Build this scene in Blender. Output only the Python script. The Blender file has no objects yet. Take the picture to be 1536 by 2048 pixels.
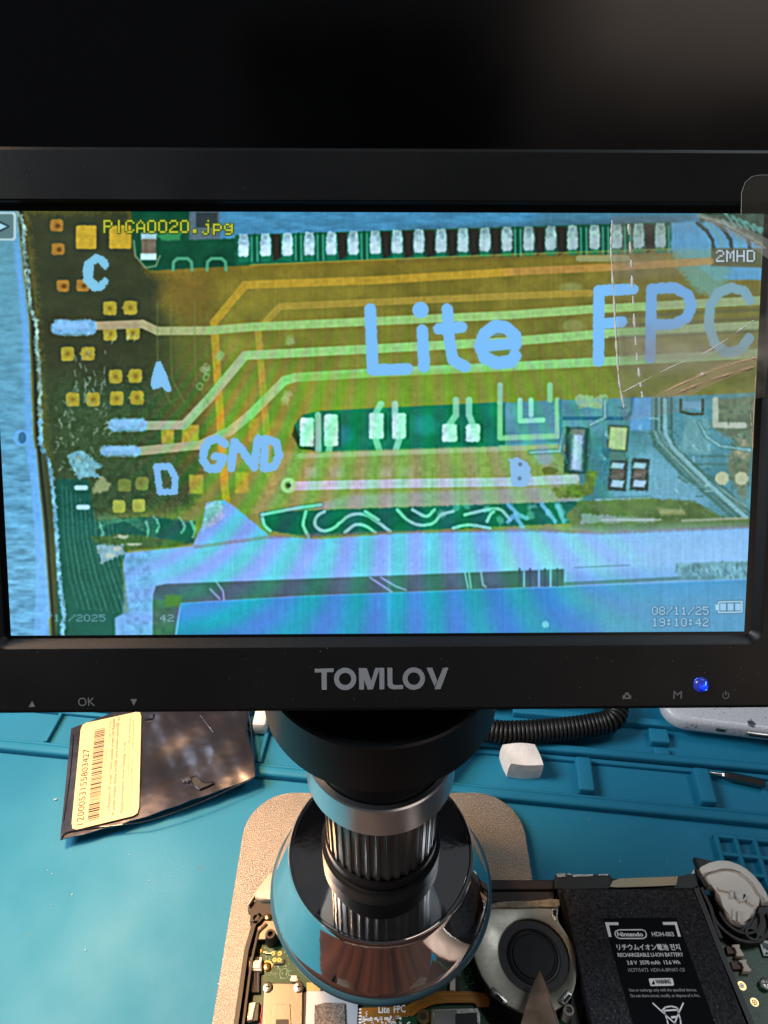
import bpy, bmesh, math, random
import numpy as np
from mathutils import Vector, Matrix, Euler
random.seed(7); rng = np.random.RandomState(11)
SC = bpy.context.scene; COL = SC.collection
MM = 0.001
# ------------------------------------------------------------ camera
CAMH = 305.0; PITCH = math.radians(36.5); FPX = 1479.0
cam_d = bpy.data.cameras.new('camera'); cam = bpy.data.objects.new('camera', cam_d); COL.objects.link(cam)
cam_d.sensor_fit = 'VERTICAL'; cam_d.sensor_height = 36.0; cam_d.lens = 36.0*FPX/2048
cam_d.clip_start = 0.005; cam_d.clip_end = 30
cam.location = (0, 0, CAMH*MM); cam.rotation_euler = (math.pi/2-PITCH, 0, 0)
SC.camera = cam
# ------------------------------------------------------------ world, lamps, exposure
w = bpy.data.worlds.new('World'); SC.world = w; w.use_nodes = True
bg = w.node_tree.nodes['Background']; bg.inputs[0].default_value = (0.80, 0.84, 0.90, 1); bg.inputs[1].default_value = 0.055
SC.view_settings.view_transform = 'Standard'; SC.view_settings.look = 'None'
SC.view_settings.exposure = 0; SC.view_settings.gamma = 1
def lamp(name, loc, target, size, power, color, size_y=None, spread=None):
    d = bpy.data.lights.new(name, 'AREA'); o = bpy.data.objects.new(name, d); COL.objects.link(o)
    d.shape = 'RECTANGLE' if size_y else 'DISK'; d.size = size*MM
    if size_y: d.size_y = size_y*MM
    d.energy = power; d.color = color
    if spread: d.spread = math.radians(spread)
    o.location = Vector(loc)*MM
    o.rotation_euler = (Vector(target)-Vector(loc)).to_track_quat('-Z', 'Y').to_euler()
    return o
lamp('warm_desk_lamp', (-225, 235, 420), (-115, 120, 0), 80, .46, (1.0, 0.53, 0.21), spread=52)
lamp('left_window_light', (-620, 160, 640), (-150, 130, 0), 420, 2.05, (0.93, 0.97, 1.0), spread=80)
lamp('warm_glow_fill', (440, -430, 345), (60, 150, 150), 420, .46, (1.0, 0.80, 0.66), 290)  # added, unseen: gives the monitor its warm glow and brightens the case
lamp('right_fill_light', (520, 330, 900), (90, 140, 0), 320, 1.6, (0.88, 0.95, 1.0))  # unseen fill, set at the right so the dividers' shadows fall left
SC.cycles.use_adaptive_sampling = True
# ------------------------------------------------------------ pixel <-> place
cp, sp = math.cos(PITCH), math.sin(PITCH)
def ray(px, py):
    u = (px-768)/FPX; v = (1024-py)/FPX
    return Vector((u, cp+v*sp, -sp+v*cp))
def at(px, py, z=0.0):                       # the point of the level z (mm) seen at that pixel of the photograph
    d = ray(px, py); t = (z-CAMH)/d.z
    return Vector((d.x*t, d.y*t, z))
CAMW = Matrix.Translation((0, 0, CAMH)) @ Euler((math.pi/2-PITCH, 0, 0)).to_matrix().to_4x4()
_ax = Vector((5.73, 0.93, 0.13)); 
DISP = CAMW @ Matrix.Translation((-0.8, 17.0, -151.2)) @ Matrix.Rotation(math.radians(_ax.length), 4, _ax.normalized())
DISPI = DISP.inverted()
def dpl(px, py, zl=0.0):                     # same for the plane of the display, in display coordinates
    o = DISPI @ Vector((0, 0, CAMH)); d = (DISPI.to_3x3() @ ray(px, py)); t = (zl-o.z)/d.z
    return Vector((o.x+d.x*t, o.y+d.y*t, zl))
# ------------------------------------------------------------ object helpers
ORI = {}
def tag(o, label=None, cat=None, group=None, kind=None):
    if label: o['label'] = label
    if cat: o['category'] = cat
    if group: o['group'] = group
    if kind: o['kind'] = kind
    return o
def thing(name, origin, label, cat, group=None):
    o = bpy.data.objects.new(name, None); COL.objects.link(o); o.empty_display_size = .005
    o.location = Vector(origin)*MM; ORI[o.name] = Vector(origin)
    return tag(o, label, cat, group)
def ob(name, bm, mat, parent=None, origin=None, smooth=None, M=None, **kw):
    """bm in world millimetres (or in the frame M) -> one mesh object"""
    if M is not None: bmesh.ops.transform(bm, matrix=M, verts=bm.verts)
    base = ORI[parent.name] if parent else Vector(origin if origin is not None else (0, 0, 0))
    if parent and origin is not None: org = Vector(origin)
    else: org = base
    for v in bm.verts: v.co = (v.co-org)*MM
    if not kw.pop('raw', False): bmesh.ops.recalc_face_normals(bm, faces=bm.faces)
    me = bpy.data.meshes.new(name); bm.to_mesh(me); bm.free()
    mats = mat if isinstance(mat, (list, tuple)) else [mat]
    for m in mats: me.materials.append(m)
    o = bpy.data.objects.new(name, me); COL.objects.link(o)
    if smooth is not None:
        for p in me.polygons: p.use_smooth = True
        try: me.set_sharp_from_angle(angle=math.radians(smooth))
        except Exception: pass
    if parent: o.parent = parent; o.location = (org-ORI[parent.name])*MM
    else: o.location = org*MM
    ORI[o.name] = org
    return tag(o, **kw)
def dupe(o, pos, rot=0.0, label=None, parent=None):
    c = o.copy(); COL.objects.link(c); par = parent or o.parent; c.parent = par
    c.location = (Vector(pos)-(ORI[par.name] if par else Vector()))*MM; c.rotation_euler = (0, 0, rot)
    ORI[c.name] = Vector(pos)
    if label: c['label'] = label
    return c
def B(): return bmesh.new()
def bev(bm, verts, r, seg=2):
    if r <= 0: return
    vs = set(verts)
    es = [e for e in bm.edges if e.verts[0] in vs and e.verts[1] in vs and (len(e.link_faces) == 2 and e.calc_face_angle(0) > .5)]
    bmesh.ops.bevel(bm, geom=es, offset=r, segments=seg, affect='EDGES', profile=.5, clamp_overlap=True)
def box(bm, c, s, rot=0.0, b=0.0, seg=2, M=None):
    m = Matrix.Translation(c) @ Matrix.Rotation(rot, 4, 'Z') @ Matrix.Diagonal((s[0], s[1], s[2], 1))
    if M: m = M @ m
    g = bmesh.ops.create_cube(bm, size=1.0, matrix=m)
    bev(bm, g['verts'], b, seg); return bm
def prism(bm, pts, z0, z1, b=0.0, seg=2, holes=None):
    """polygon (list of xy) extruded from z0 to z1"""
    bot = [bm.verts.new((p[0], p[1], z0)) for p in pts]; top = [bm.verts.new((p[0], p[1], z1)) for p in pts]
    n = len(pts); f1 = bm.faces.new(top); f0 = bm.faces.new(list(reversed(bot)))
    for i in range(n): bm.faces.new((bot[i], bot[(i+1) % n], top[(i+1) % n], top[i]))
    if b > 0:
        es = [e for e in f1.edges]
        bmesh.ops.bevel(bm, geom=es, offset=b, segments=seg, affect='EDGES', profile=.5, clamp_overlap=True)
    return bm
def rrect(x0, y0, x1, y1, r, n=6):
    pts = []
    for cx, cy, a in ((x1-r, y1-r, 0), (x0+r, y1-r, 90), (x0+r, y0+r, 180), (x1-r, y0+r, 270)):
        for i in range(n+1):
            t = math.radians(a+90*i/n); pts.append((cx+r*math.cos(t), cy+r*math.sin(t)))
    return pts
def circ(cx, cy, r, n=32, a0=0): return [(cx+r*math.cos(a0+2*math.pi*i/n), cy+r*math.sin(a0+2*math.pi*i/n)) for i in range(n)]
def ring(bm, loops, close=False):
    """skin a list of equal-length closed loops of 3-D points"""
    L = [[bm.verts.new(p) for p in l] for l in loops]; n = len(L[0])
    for a, b_ in zip(L, L[1:]+([L[0]] if close else [])):
        for i in range(n): bm.faces.new((a[i], a[(i+1) % n], b_[(i+1) % n], b_[i]))
    return L
def lathe(bm, prof, cx, cy, n=64, cap0=True, cap1=True, rfun=None):
    loops = []
    for r, z in prof:
        loops.append([(cx+(r+(rfun(i, n, z) if rfun else 0))*math.cos(2*math.pi*i/n), cy+(r+(rfun(i, n, z) if rfun else 0))*math.sin(2*math.pi*i/n), z) for i in range(n)])
    L = ring(bm, loops)
    if cap0: bm.faces.new(L[0])
    if cap1: bm.faces.new(L[-1])
    return bm
def tube(bm, pts, r, n=8, cap=True):
    pts = [Vector(p) for p in pts]; loops = []
    up = Vector((0, 0, 1)); rr = r if isinstance(r, (list, tuple)) else [r]*len(pts)
    prev = None
    for i, p in enumerate(pts):
        t = (pts[min(i+1, len(pts)-1)]-pts[max(i-1, 0)]).normalized()
        a = prev if prev else (up if abs(t.dot(up)) < .95 else Vector((1, 0, 0)))
        s = (a - t*a.dot(t)).normalized(); prev = s; q = t.cross(s)
        loops.append([p+(s*math.cos(2*math.pi*k/n)+q*math.sin(2*math.pi*k/n))*rr[i] for k in range(n)])
    L = ring(bm, loops)
    if cap: bm.faces.new(L[0]); bm.faces.new(L[-1])
    return bm
def flat(bm, pts3):
    bm.faces.new([bm.verts.new(p) for p in pts3]); return bm
def catmull(P, n=8):
    P = [Vector(p) for p in P]; out = []
    Q = [P[0]*2-P[1]]+P+[P[-1]*2-P[-2]]
    for i in range(1, len(Q)-2):
        for k in range(n):
            t = k/n; a, b_, c, d = Q[i-1], Q[i], Q[i+1], Q[i+2]
            out.append(.5*((2*b_)+(c-a)*t+(2*a-5*b_+4*c-d)*t*t+(3*b_-a-3*c+d)*t**3))
    out.append(P[-1]); return out
# ---- printed text as flat geometry
def text_geo(body):
    c = bpy.data.curves.new('t', 'FONT'); c.body = body; c.resolution_u = 3
    o = bpy.data.objects.new('t', c); COL.objects.link(o)
    dg = bpy.context.evaluated_depsgraph_get(); me = o.evaluated_get(dg).to_mesh()
    vs = [tuple(v.co) for v in me.vertices]; fs = [tuple(p.vertices) for p in me.polygons]
    o.evaluated_get(dg).to_mesh_clear(); bpy.data.objects.remove(o); bpy.data.curves.remove(c)
    return vs, fs
def put_text(bm, body, A, Bp, cap, n, fz=None, bold=0.0):
    """text from A to Bp (baseline ends, mm), capital height cap, face normal n"""
    vs, fs = text_geo(body)
    if not vs: return bm
    x0 = min(v[0] for v in vs); x1 = max(v[0] for v in vs)
    A = Vector(A); Bp = Vector(Bp); ex = (Bp-A)/(x1-x0); ey = Vector(n).cross(ex).normalized()*(cap/0.70)
    offs = [(0, 0)] if not bold else [(-bold, 0), (bold, 0), (0, bold), (0, -bold)]
    exn = ex.normalized(); eyn = ey.normalized()
    for k, (dx, dy) in enumerate(offs):
        nv = []
        for v in vs:
            p = A+ex*(v[0]-x0)+ey*v[1]+exn*dx+eyn*dy+Vector(n)*(k*0.012)
            if fz: p.z = fz(p.x, p.y)
            nv.append(bm.verts.new(p))
        for f in fs:
            try: bm.faces.new([nv[i] for i in f])
            except ValueError: pass
    return bm
# ------------------------------------------------------------ materials
MATS = {}
def mat(name, col, rough=.5, metal=0.0, spec=.5, bump=0.0, bscale=400.0, var=0.0, vscale=60.0, col2=None, coat=0.0, emis=None, est=1.0, trans=0.0, alpha=1.0, bdist=.0003, stretch=None, detail=4, rvar=0.0, subs=0.0):
    if name in MATS: return MATS[name]
    m = bpy.data.materials.new(name); m.use_nodes = True; nt = m.node_tree; N = nt.nodes; Lk = nt.links
    p = N['Principled BSDF']
    p.inputs['Base Color'].default_value = (*col, 1); p.inputs['Roughness'].default_value = rough
    p.inputs['Metallic'].default_value = metal; p.inputs['Specular IOR Level'].default_value = spec
    p.inputs['Coat Weight'].default_value = coat; p.inputs['Transmission Weight'].default_value = trans; p.inputs['Alpha'].default_value = alpha
    if emis: p.inputs['Emission Color'].default_value = (*emis, 1); p.inputs['Emission Strength'].default_value = est
    tc = N.new('ShaderNodeTexCoord'); mp = N.new('ShaderNodeMapping'); Lk.new(tc.outputs['Object'], mp.inputs[0])
    if stretch: mp.inputs['Scale'].default_value = stretch
    if var > 0 or col2:
        n = N.new('ShaderNodeTexNoise'); n.inputs['Scale'].default_value = vscale; n.inputs['Detail'].default_value = detail; Lk.new(mp.outputs[0], n.inputs['Vector'])
        r = N.new('ShaderNodeValToRGB'); r.color_ramp.elements[0].position = .35; r.color_ramp.elements[1].position = .65
        c2 = col2 or tuple(c*(1-var) for c in col)
        r.color_ramp.elements[0].color = (*col, 1); r.color_ramp.elements[1].color = (*c2, 1)
        Lk.new(n.outputs[0], r.inputs[0]); Lk.new(r.outputs[0], p.inputs['Base Color'])
    if rvar > 0:
        n = N.new('ShaderNodeTexNoise'); n.inputs['Scale'].default_value = vscale; n.inputs['Detail'].default_value = 5; Lk.new(mp.outputs[0], n.inputs['Vector'])
        mr = N.new('ShaderNodeMapRange'); mr.inputs[3].default_value = max(0, rough-rvar); mr.inputs[4].default_value = rough+rvar
        mr.inputs[1].default_value = .35; mr.inputs[2].default_value = .65
        Lk.new(n.outputs[0], mr.inputs[0]); Lk.new(mr.outputs[0], p.inputs['Roughness'])
    if bump > 0:
        n = N.new('ShaderNodeTexNoise'); n.inputs['Scale'].default_value = bscale; n.inputs['Detail'].default_value = 3; Lk.new(mp.outputs[0], n.inputs['Vector'])
        bm_ = N.new('ShaderNodeBump'); bm_.inputs['Strength'].default_value = bump; bm_.inputs['Distance'].default_value = bdist
        Lk.new(n.outputs[0], bm_.inputs['Height']); Lk.new(bm_.outputs[0], p.inputs['Normal'])
    MATS[name] = m; return m
TEAL = mat('teal_silicone', (0.005, 0.185, 0.325), rough=.64, spec=.38, bump=.18, bscale=900, var=.16, vscale=14, rvar=.1)
WOOD = mat('brown_wood', (0.075, 0.026, 0.016), rough=.5, col2=(0.012, 0.006, 0.005), vscale=9, stretch=(7, .5, 1), bump=.1, bscale=300)
PLATE = mat('sandblasted_aluminium', (0.43, 0.385, 0.335), rough=.34, metal=1.0, bump=.9, bscale=2500, bdist=.00038, col2=(.17, .145, .115), vscale=2300)
BLKP = mat('black_plastic', (0.0072, 0.0075, 0.0085), rough=.46, spec=.33, bump=.16, bscale=3500, bdist=.00012, rvar=.07, vscale=28)
BLKB = mat('black_border', (0.003, 0.003, 0.0035), rough=.3, spec=.3)
CHROME = mat('chrome', (0.80, 0.80, 0.82), rough=.05, metal=1.0, bump=.09, bscale=110, bdist=.0005, rvar=.03, vscale=60)
BLKM = mat('black_anodised', (0.008, 0.011, 0.015), rough=.42, metal=0.0, spec=.42, bump=.05, bscale=4000, bdist=.0001)
BARR = mat('barrel_black', (0.010, 0.010, 0.011), rough=.5, spec=.1)
RIBM = mat('ribbed_metal', (0.13, 0.13, 0.13), rough=.34, metal=.9)
SILV = mat('satin_aluminium', (0.72, 0.76, 0.80), rough=.3, metal=.95, bump=.08, bscale=3000, bdist=.0001)
PRINT = mat('grey_print', (0.33, 0.35, 0.38), rough=.6)
PRINTD = mat('dim_grey_print', (0.19, 0.20, 0.21), rough=.6)
WHITEP = mat('white_print', (0.95, 0.96, 0.98), rough=.6)
INK = mat('black_ink', (0.02, 0.018, 0.016), rough=.7)
GLASSB = mat('switched_off_panel', (0.0008, 0.0009, 0.0015), rough=.19, spec=.75, rvar=.05, vscale=9)
# ------------------------------------------------------------ the picture shown on the display, painted with numpy
X0, Y0, CW, CH = -60, 400, 1640, 900
YY, XX = np.mgrid[0:CH, 0:CW].astype(np.float32); XX += X0; YY += Y0
IMG = np.zeros((CH, CW, 3), np.float32)
def noise(cx, cy, oct=3, seed=0):
    r = np.random.RandomState(seed); out = np.zeros((CH, CW), np.float32); amp = 1; tot = 0
    for o in range(oct):
        gx = int(CW/cx)+3; gy = int(CH/cy)+3; g = r.rand(gy, gx).astype(np.float32)
        x = (np.arange(CW)/cx); y = (np.arange(CH)/cy); xi = x.astype(int); yi = y.astype(int); fx = x-xi; fy = y-yi
        fx = fx*fx*(3-2*fx); fy = fy*fy*(3-2*fy)
        a = g[yi][:, xi]; b_ = g[yi][:, xi+1]; c = g[yi+1][:, xi]; d = g[yi+1][:, xi+1]
        out += amp*((a*(1-fx)+b_*fx)*(1-fy)[:, None]+(c*(1-fx)+d*fx)*fy[:, None]); tot += amp; amp *= .55; cx /= 2.; cy /= 2.
        if cx < 1.5 or cy < 1.5: break
    return out/tot-.5
N1 = noise(9, 9, 3, 1); N2 = noise(40, 30, 4, 2); N3 = noise(140, 100, 3, 3); NV = noise(2.2, 80, 1, 4); NF = noise(2.5, 2.5, 1, 5)
NS = noise(26, 7, 3, 6); NJ = noise(5, 5, 2, 7)
def C(*c): return np.array(c, np.float32)/255.
def sl(x0, y0, x1, y1):
    a = max(0, int(x0-X0)); b_ = min(CW, int(x1-X0)+1); c = max(0, int(y0-Y0)); d = min(CH, int(y1-Y0)+1)
    return slice(c, max(c, d)), slice(a, max(a, b_))
def blend(s, m, col, al=1.0, nz=0.0, nn=None):
    m = np.clip(m, 0, 1)[..., None]*al
    c = np.asarray(col, np.float32)
    if nz: c = c*(1+nz*(nn if nn is not None else N1)[s][..., None]*1.3)
    IMG[s] = IMG[s]*(1-m)+c*m
def segd(s, a, b_):
    x = XX[s]; y = YY[s]; dx = b_[0]-a[0]; dy = b_[1]-a[1]; L = dx*dx+dy*dy+1e-9
    t = np.clip(((x-a[0])*dx+(y-a[1])*dy)/L, 0, 1); return np.hypot(x-a[0]-t*dx, y-a[1]-t*dy)
def line(pts, wd, col, al=1.0, soft=1.6, jit=0.0, nz=0.0):
    xs = [p[0] for p in pts]; ys = [p[1] for p in pts]; m_ = wd+soft*2+jit*2+2
    s = sl(min(xs)-m_, min(ys)-m_, max(xs)+m_, max(ys)+m_)
    d = None
    for a, b_ in zip(pts, pts[1:]):
        e = segd(s, a, b_); d = e if d is None else np.minimum(d, e)
    if jit: d = d+jit*2*NJ[s]
    blend(s, (wd/2-d)/soft+.5, col, al, nz)
def poly(pts, col, al=1.0, soft=1.6, jit=0.0, nz=0.0, nn=None, grow=0.0):
    xs = [p[0] for p in pts]; ys = [p[1] for p in pts]; m_ = soft*2+jit*2+2+grow
    s = sl(min(xs)-m_, min(ys)-m_, max(xs)+m_, max(ys)+m_)
    x = XX[s]; y = YY[s]; ins = np.zeros(x.shape, bool); d = np.full(x.shape, 1e6, np.float32)
    for a, b_ in zip(pts, pts[1:]+pts[:1]):
        d = np.minimum(d, segd(s, a, b_))
        if a[1] != b_[1]:
            c = ((a[1] > y) != (b_[1] > y)) & (x < (b_[0]-a[0])*(y-a[1])/(b_[1]-a[1])+a[0]); ins ^= c
    sd = np.where(ins, d, -d)+grow
    if jit: sd = sd+jit*2*NJ[s]
    blend(s, sd/soft+.5, col, al, nz, nn)
def curve(pts, wd, col, **k):
    P = catmull([(p[0], p[1], 0) for p in pts], 6); line([(p.x, p.y) for p in P], wd, col, **k)
def rect(x0, y0, x1, y1, col, **k): poly([(x0, y0), (x1, y0), (x1, y1), (x0, y1)], col, **k)
def dot(x, y, r, col, ry=None, al=1.0, soft=1.6, jit=0.0, nz=0.0):
    ry = ry or r; s = sl(x-r-soft-4, y-ry-soft-4, x+r+soft+4, y+ry+soft+4)
    d = (np.hypot((XX[s]-x)/r, (YY[s]-y)/ry)-1)*min(r, ry)
    if jit: d = d+jit*2*NJ[s]
    blend(s, -d/soft+.5, col, al, nz)
def circle(x, y, r, wd, col, **k): line([(x+r*math.cos(t*.3142), y+r*math.sin(t*.3142)) for t in range(21)], wd, col, **k)
def za(*p): return [(x/2.954, y/2.954+400) for x, y in p]
def zb(*p): return [(x/2.954+500, y/2.954+400) for x, y in p]
def zc(*p): return [(x/2.954+1016, y/2.954+400) for x, y in p]
def zd(*p): return [(x/2.954, y/2.954+840) for x, y in p]
def ze(*p): return [(x/2.954+500, y/2.954+840) for x, y in p]
def zf(*p): return [(x/2.954+1016, y/2.954+840) for x, y in p]
def paint():
    global IMG
    full = sl(X0, Y0, X0+CW, Y0+CH)
    # amber film over board: olive above, greener and lighter to the right and below
    t = np.clip((YY-520)/400, 0, 1)[..., None]; g = np.clip((XX-900)/600, 0, 1)[..., None]
    IMG[:] = C(122, 104, 34)*(1-t)+C(120, 132, 62)*t
    IMG[:] = IMG*(1-g*.35)+C(120, 122, 78)*g*.35
    IMG *= (1+.16*N2[..., None]*2+.10*N3[..., None]*2)
    # bare board, top left
    poly([(50, 420), (262, 420), (268, 480), (300, 545), (330, 560), (322, 610), (345, 640), (360, 720), (395, 760), (400, 850), (405, 930), (380, 1010), (240, 1020), (110, 1060)], C(56, 58, 36), soft=30, jit=8, nz=.25, nn=N2)
    poly([(100, 760), (395, 780), (405, 950), (350, 1010), (110, 1050)], C(58, 80, 48), al=.8, soft=60, jit=8, nz=.25)
    poly([(330, 545), (420, 540), (430, 620), (400, 740), (365, 730), (350, 640), (325, 610)], C(112, 88, 36), al=.75, soft=50, jit=18, nz=.2, nn=N2)
    poly([(325, 640), (430, 660), (430, 860), (380, 960), (340, 900)], C(86, 92, 44), al=.7, soft=60, jit=10)
    # lower left: dark green board with faint tracks
    poly(zd((330, 350), (520, 350), (560, 600), (900, 570), (1150, 600), (1150, 730), (760, 760), (720, 850), (740, 1080), (700, 1300), (330, 1300)), C(28, 84, 72), soft=8, jit=3, nz=.22, nn=N2)
    for k in range(13):
        x = 365+k*27; line(zd((x, 380+k*22), (x+15, 700), (x+45+k*5, 930), (x+95+k*8, 1110+k*4)), 3.2, C(62, 132, 118), al=.33+.12*(k % 3), jit=1.5, soft=2.5)
    for k in range(6): line(zd((560+k*10, 640-k*18), (760, 585-k*10+k*14), (930, 590+k*22)), 4, C(70, 140, 110), al=.4, jit=2)
    for x, y, r in ((925, 610, 16), (1075, 615, 18), (1140, 640, 12), (870, 640, 9), (600, 655, 8)):
        line(zd((x-r, y-40), (x+r, y+10), (x, y+50)), 5, C(110, 190, 165), al=.7, jit=2)
    poly(zd((540, 690), (730, 670), (900, 690), (1090, 720), (1080, 745), (740, 775), (560, 720)), C(70, 96, 46), al=.8, soft=4, jit=3, nz=.3)
    poly(zd((560, 740), (720, 735), (735, 790), (600, 850)), C(132, 168, 186), al=.9, soft=4, jit=5, nz=.3)
    for a in ((720, 690, 38, 13), (790, 735, 60, 8), (690, 760, 30, 12), (650, 800, 26, 14)): dot(*zd((a[0], a[1]))[0], a[2]/2.954, C(180, 190, 175), ry=a[3]/2.954, al=.75, jit=2)
    # steel strip at far left
    t = np.clip((YY-430)/820, 0, 1)[..., None]
    s = sl(-60, 400, 130, 1300)
    bx = np.interp(YY[s][:, 0], [400, 425, 640, 860, 1050, 1270, 1300], [32, 34, 58, 66, 86, 100, 102])[:, None]
    m = np.clip((bx-XX[s])/3+.5+NJ[s]*1.2, 0, 1)
    col = (C(96, 150, 168)*(1-t[s])+C(96, 160, 205)*t[s])*(1+.22*NS[s][..., None]*2*(.4+t[s]))
    edge = np.exp(-((XX[s]-(bx-9))/7)**2)[..., None]*np.clip((YY[s]-455)/60, 0, 1)[..., None]
    col = col*(1-edge*.75)+C(108, 168, 238)*edge*.75
    IMG[s] = IMG[s]*(1-m[..., None])+col*m[..., None]
    m = np.clip(1-np.abs(XX[s]-(bx+8))/8, 0, 1)*.8; blend(s, m*1.4, C(40, 44, 40))
    line(za((110, 80), (140, 160), (140, 300), (165, 420), (180, 640), (215, 720), (215, 860), (235, 1000), (235, 1360)), 8, C(130, 165, 160), al=.9, jit=5, soft=2.5, nz=.9)
    line(zd((235, 0), (240, 150), (290, 260), (315, 440), (330, 600), (340, 800), (355, 1000), (375, 1130), (370, 1280)), 8.5, C(112, 172, 210), al=.9, jit=4, soft=2.5, nz=.7)
    line(zd((262, 210), (285, 420), (300, 620), (315, 800), (330, 1130)), 9, C(60, 66, 48), al=.8, jit=2, soft=2)
    circle(*zd((125, 105))[0], 13, 6, C(105, 170, 235), jit=1.5); dot(*zd((132, 105))[0], 8, C(60, 110, 150), ry=12)
    poly(zd((150, 170), (215, 170), (235, 400), (265, 700), (300, 1150), (260, 1280), (200, 1280), (215, 900), (190, 400)), C(110, 172, 240), al=.75, soft=4, nz=.1)
    # gold pads
    for x, y, k in ((335, 150, 0), (343, 290, 1), (372, 507, 0), (490, 505, 0)):
        px, py = za((x, y))[0]; poly(rrect(px-13, py-12, px+13, py+12, 6, 3), C(158, 112, 42), jit=1.2, nz=.2); dot(px+2, py+1, 4.5, C(110, 66, 24), soft=3)
    for x, y in ((650, 640), (770, 637), (650, 790), (785, 785), (400, 910), (520, 908), (683, 1043), (800, 1040), (430, 1178), (550, 1178), (690, 1172), (810, 1168)):
        px, py = za((x, y))[0]; poly(rrect(px-13.5, py-14, px+13.5, py+14, 6, 3), C(166, 150, 48), jit=1.3, nz=.15); dot(px, py, 4.5, C(138, 112, 34), soft=4)
        if x in (770, 520, 800, 550, 810): poly([(px-18, py), (px-10, py-7), (px-10, py+7)], C(160, 145, 48))
    for x0, y0, x1, y1 in ((448, 150, 570, 290), (645, 150, 775, 288)):
        (a, b_), (c, d) = za((x0, y0), (x1, y1)); poly(rrect(a, b_, c, d, 4, 3), C(190, 156, 44), jit=.8, nz=.12)
    for x, y in ((735, 385), (840, 375), (703, 510), (820, 505)):
        px, py = zd((x, y))[0]; poly(rrect(px-13, py-13, px+13, py+13, 6, 3), C(160, 168, 70), al=.55 if y < 400 else 1, jit=1.5, nz=.15)
    for x, y, hw, hh, a in ((990, 90, 37, 50, .9), (1125, 85, 50, 55, .9), (1160, 380, 42, 56, .85), (1430, 370, 40, 62, .8), (1500, 60, 30, 70, .5)):
        px, py = zd((x, y))[0]; rect(px-hw/2.954, py-hh/2.954, px+hw/2.954, py+hh/2.954, C(168, 158, 58), al=a, soft=4, jit=1, nz=.2)
    # top green patch and chip parts
    poly([(262, 418), (505, 418), (505, 530), (300, 541), (280, 525), (266, 500)], C(16, 72, 48), soft=3, jit=1, nz=.35, nn=N2)
    poly([(310, 470), (365, 460), (360, 480), (330, 482)], C(60, 150, 90), al=.8, soft=5, jit=2)
    poly([(378, 418), (445, 418), (445, 478), (378, 480)], C(86, 104, 118), soft=4, jit=1, nz=.15); rect(392, 425, 435, 455, C(50, 58, 62), soft=3)
    line(za((790, 240), (800, 330), (860, 400), (920, 390), (945, 330)), 3.5, C(130, 150, 110), al=.8)
    rect(282, 466, 313, 480, C(150, 190, 200), soft=3); rect(283, 478, 312, 512, C(112, 100, 84), soft=2.5, nz=.2); rect(281, 507, 313, 520, C(190, 225, 240), soft=3)
    for x in (365, 433): line([(x-19, 540), (x-18, 524), (x-10, 517), (x+10, 517), (x+18, 524), (x+19, 540)], 6.5, C(82, 160, 122), al=.85)
    # steel strip above the pins, pins and gaps
    poly([(440, 418), (1400, 418), (1400, 450), (1330, 452), (1010, 458), (500, 476), (440, 478)], C(70, 132, 172), soft=3, jit=1, nz=.25, nn=NS)
    poly([(1080, 418), (1400, 418), (1400, 448), (1080, 452)], C(70, 108, 120), al=.55, soft=25)
    poly([(470, 470), (1345, 444), (1345, 497), (1016, 508), (470, 530)], C(22, 92, 66), soft=2, nz=.3)
    poly([(800, 462), (1345, 444), (1345, 497), (1016, 508), (800, 516)], C(52, 60, 54), al=.75, soft=30, nz=.3)
    for k in range(20):
        x = 487+43.9*k; yt = 470-k*1.15; yb = 514-k*.95
        if k in (1, 4, 6, 7, 8, 9, 10, 11, 13, 14, 18): poly([(x+12, yt), (x+30, yt), (x+31, yb+2), (x+16, yb+10)], C(46, 40, 34), soft=2.5)
        else:
            line([(x+16, yt+4), (x+17, yb+8)], 4, C(58, 150, 120), al=.9); line([(x+27, yt+4), (x+28, yb+8)], 4, C(70, 160, 130), al=.8); line([(x+22, yt), (x+22, yb+8)], 6, C(14, 76, 54), al=.9)
        g = k/20.; pc = C(160, 200, 222)*(1-g)+C(140, 168, 156)*g
        poly([(x-8, yt-2), (x+8, yt-2), (x+11, yt+14), (x+11, yb-5), (x+6, yb), (x-8, yb), (x-11, yb-5), (x-11, yt+16)], pc, soft=2.5, jit=1.5, nz=.35)
        poly([(x-9, yb-22), (x+7, yb-26), (x+9, yb-4), (x-6, yb-2)], C(208, 236, 246)*(1-g*.3), al=.8, soft=4, jit=2)
        poly([(x-6, yt), (x+6, yt), (x+4, yt+10), (x-5, yt+9)], C(90, 120, 130), al=.5, soft=4, jit=2)
        rect(x-9, yb+1, x+9, yb+10, C(24, 118, 84), al=.9, soft=2)
    line([(500, 530), (760, 519), (1016, 509), (1345, 498)], 3, C(150, 160, 70), al=.6)
    # top right: bright copper pour, bundle of curved tracks
    poly([(1342, 446), (1440, 440), (1536, 500), (1580, 560), (1430, 560), (1380, 520), (1342, 500)], C(96, 156, 196), soft=5, jit=2, nz=.15, nn=N2)
    poly([(1342, 500), (1420, 498), (1460, 540), (1440, 600), (1390, 580), (1350, 530)], C(108, 160, 150), al=.8, soft=14, jit=6)
    poly([(1400, 418), (1580, 418), (1580, 520), (1500, 480), (1440, 440), (1400, 445)], C(58, 80, 66), soft=10, jit=5, nz=.4)
    for k in range(5): line([(1395+k*17, 447-k*2), (1412+k*18, 460), (1425+k*18, 480), (1428+k*18, 500)], 7, C(52, 60, 48) if k % 2 == 0 else C(104, 158, 170), al=.85, jit=1.5)
    for k in range(7): line([(1450+k*14, 425+k*6), (1470+k*13, 452+k*3)], 6, C(100, 170, 165), al=.7, jit=2)
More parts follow.
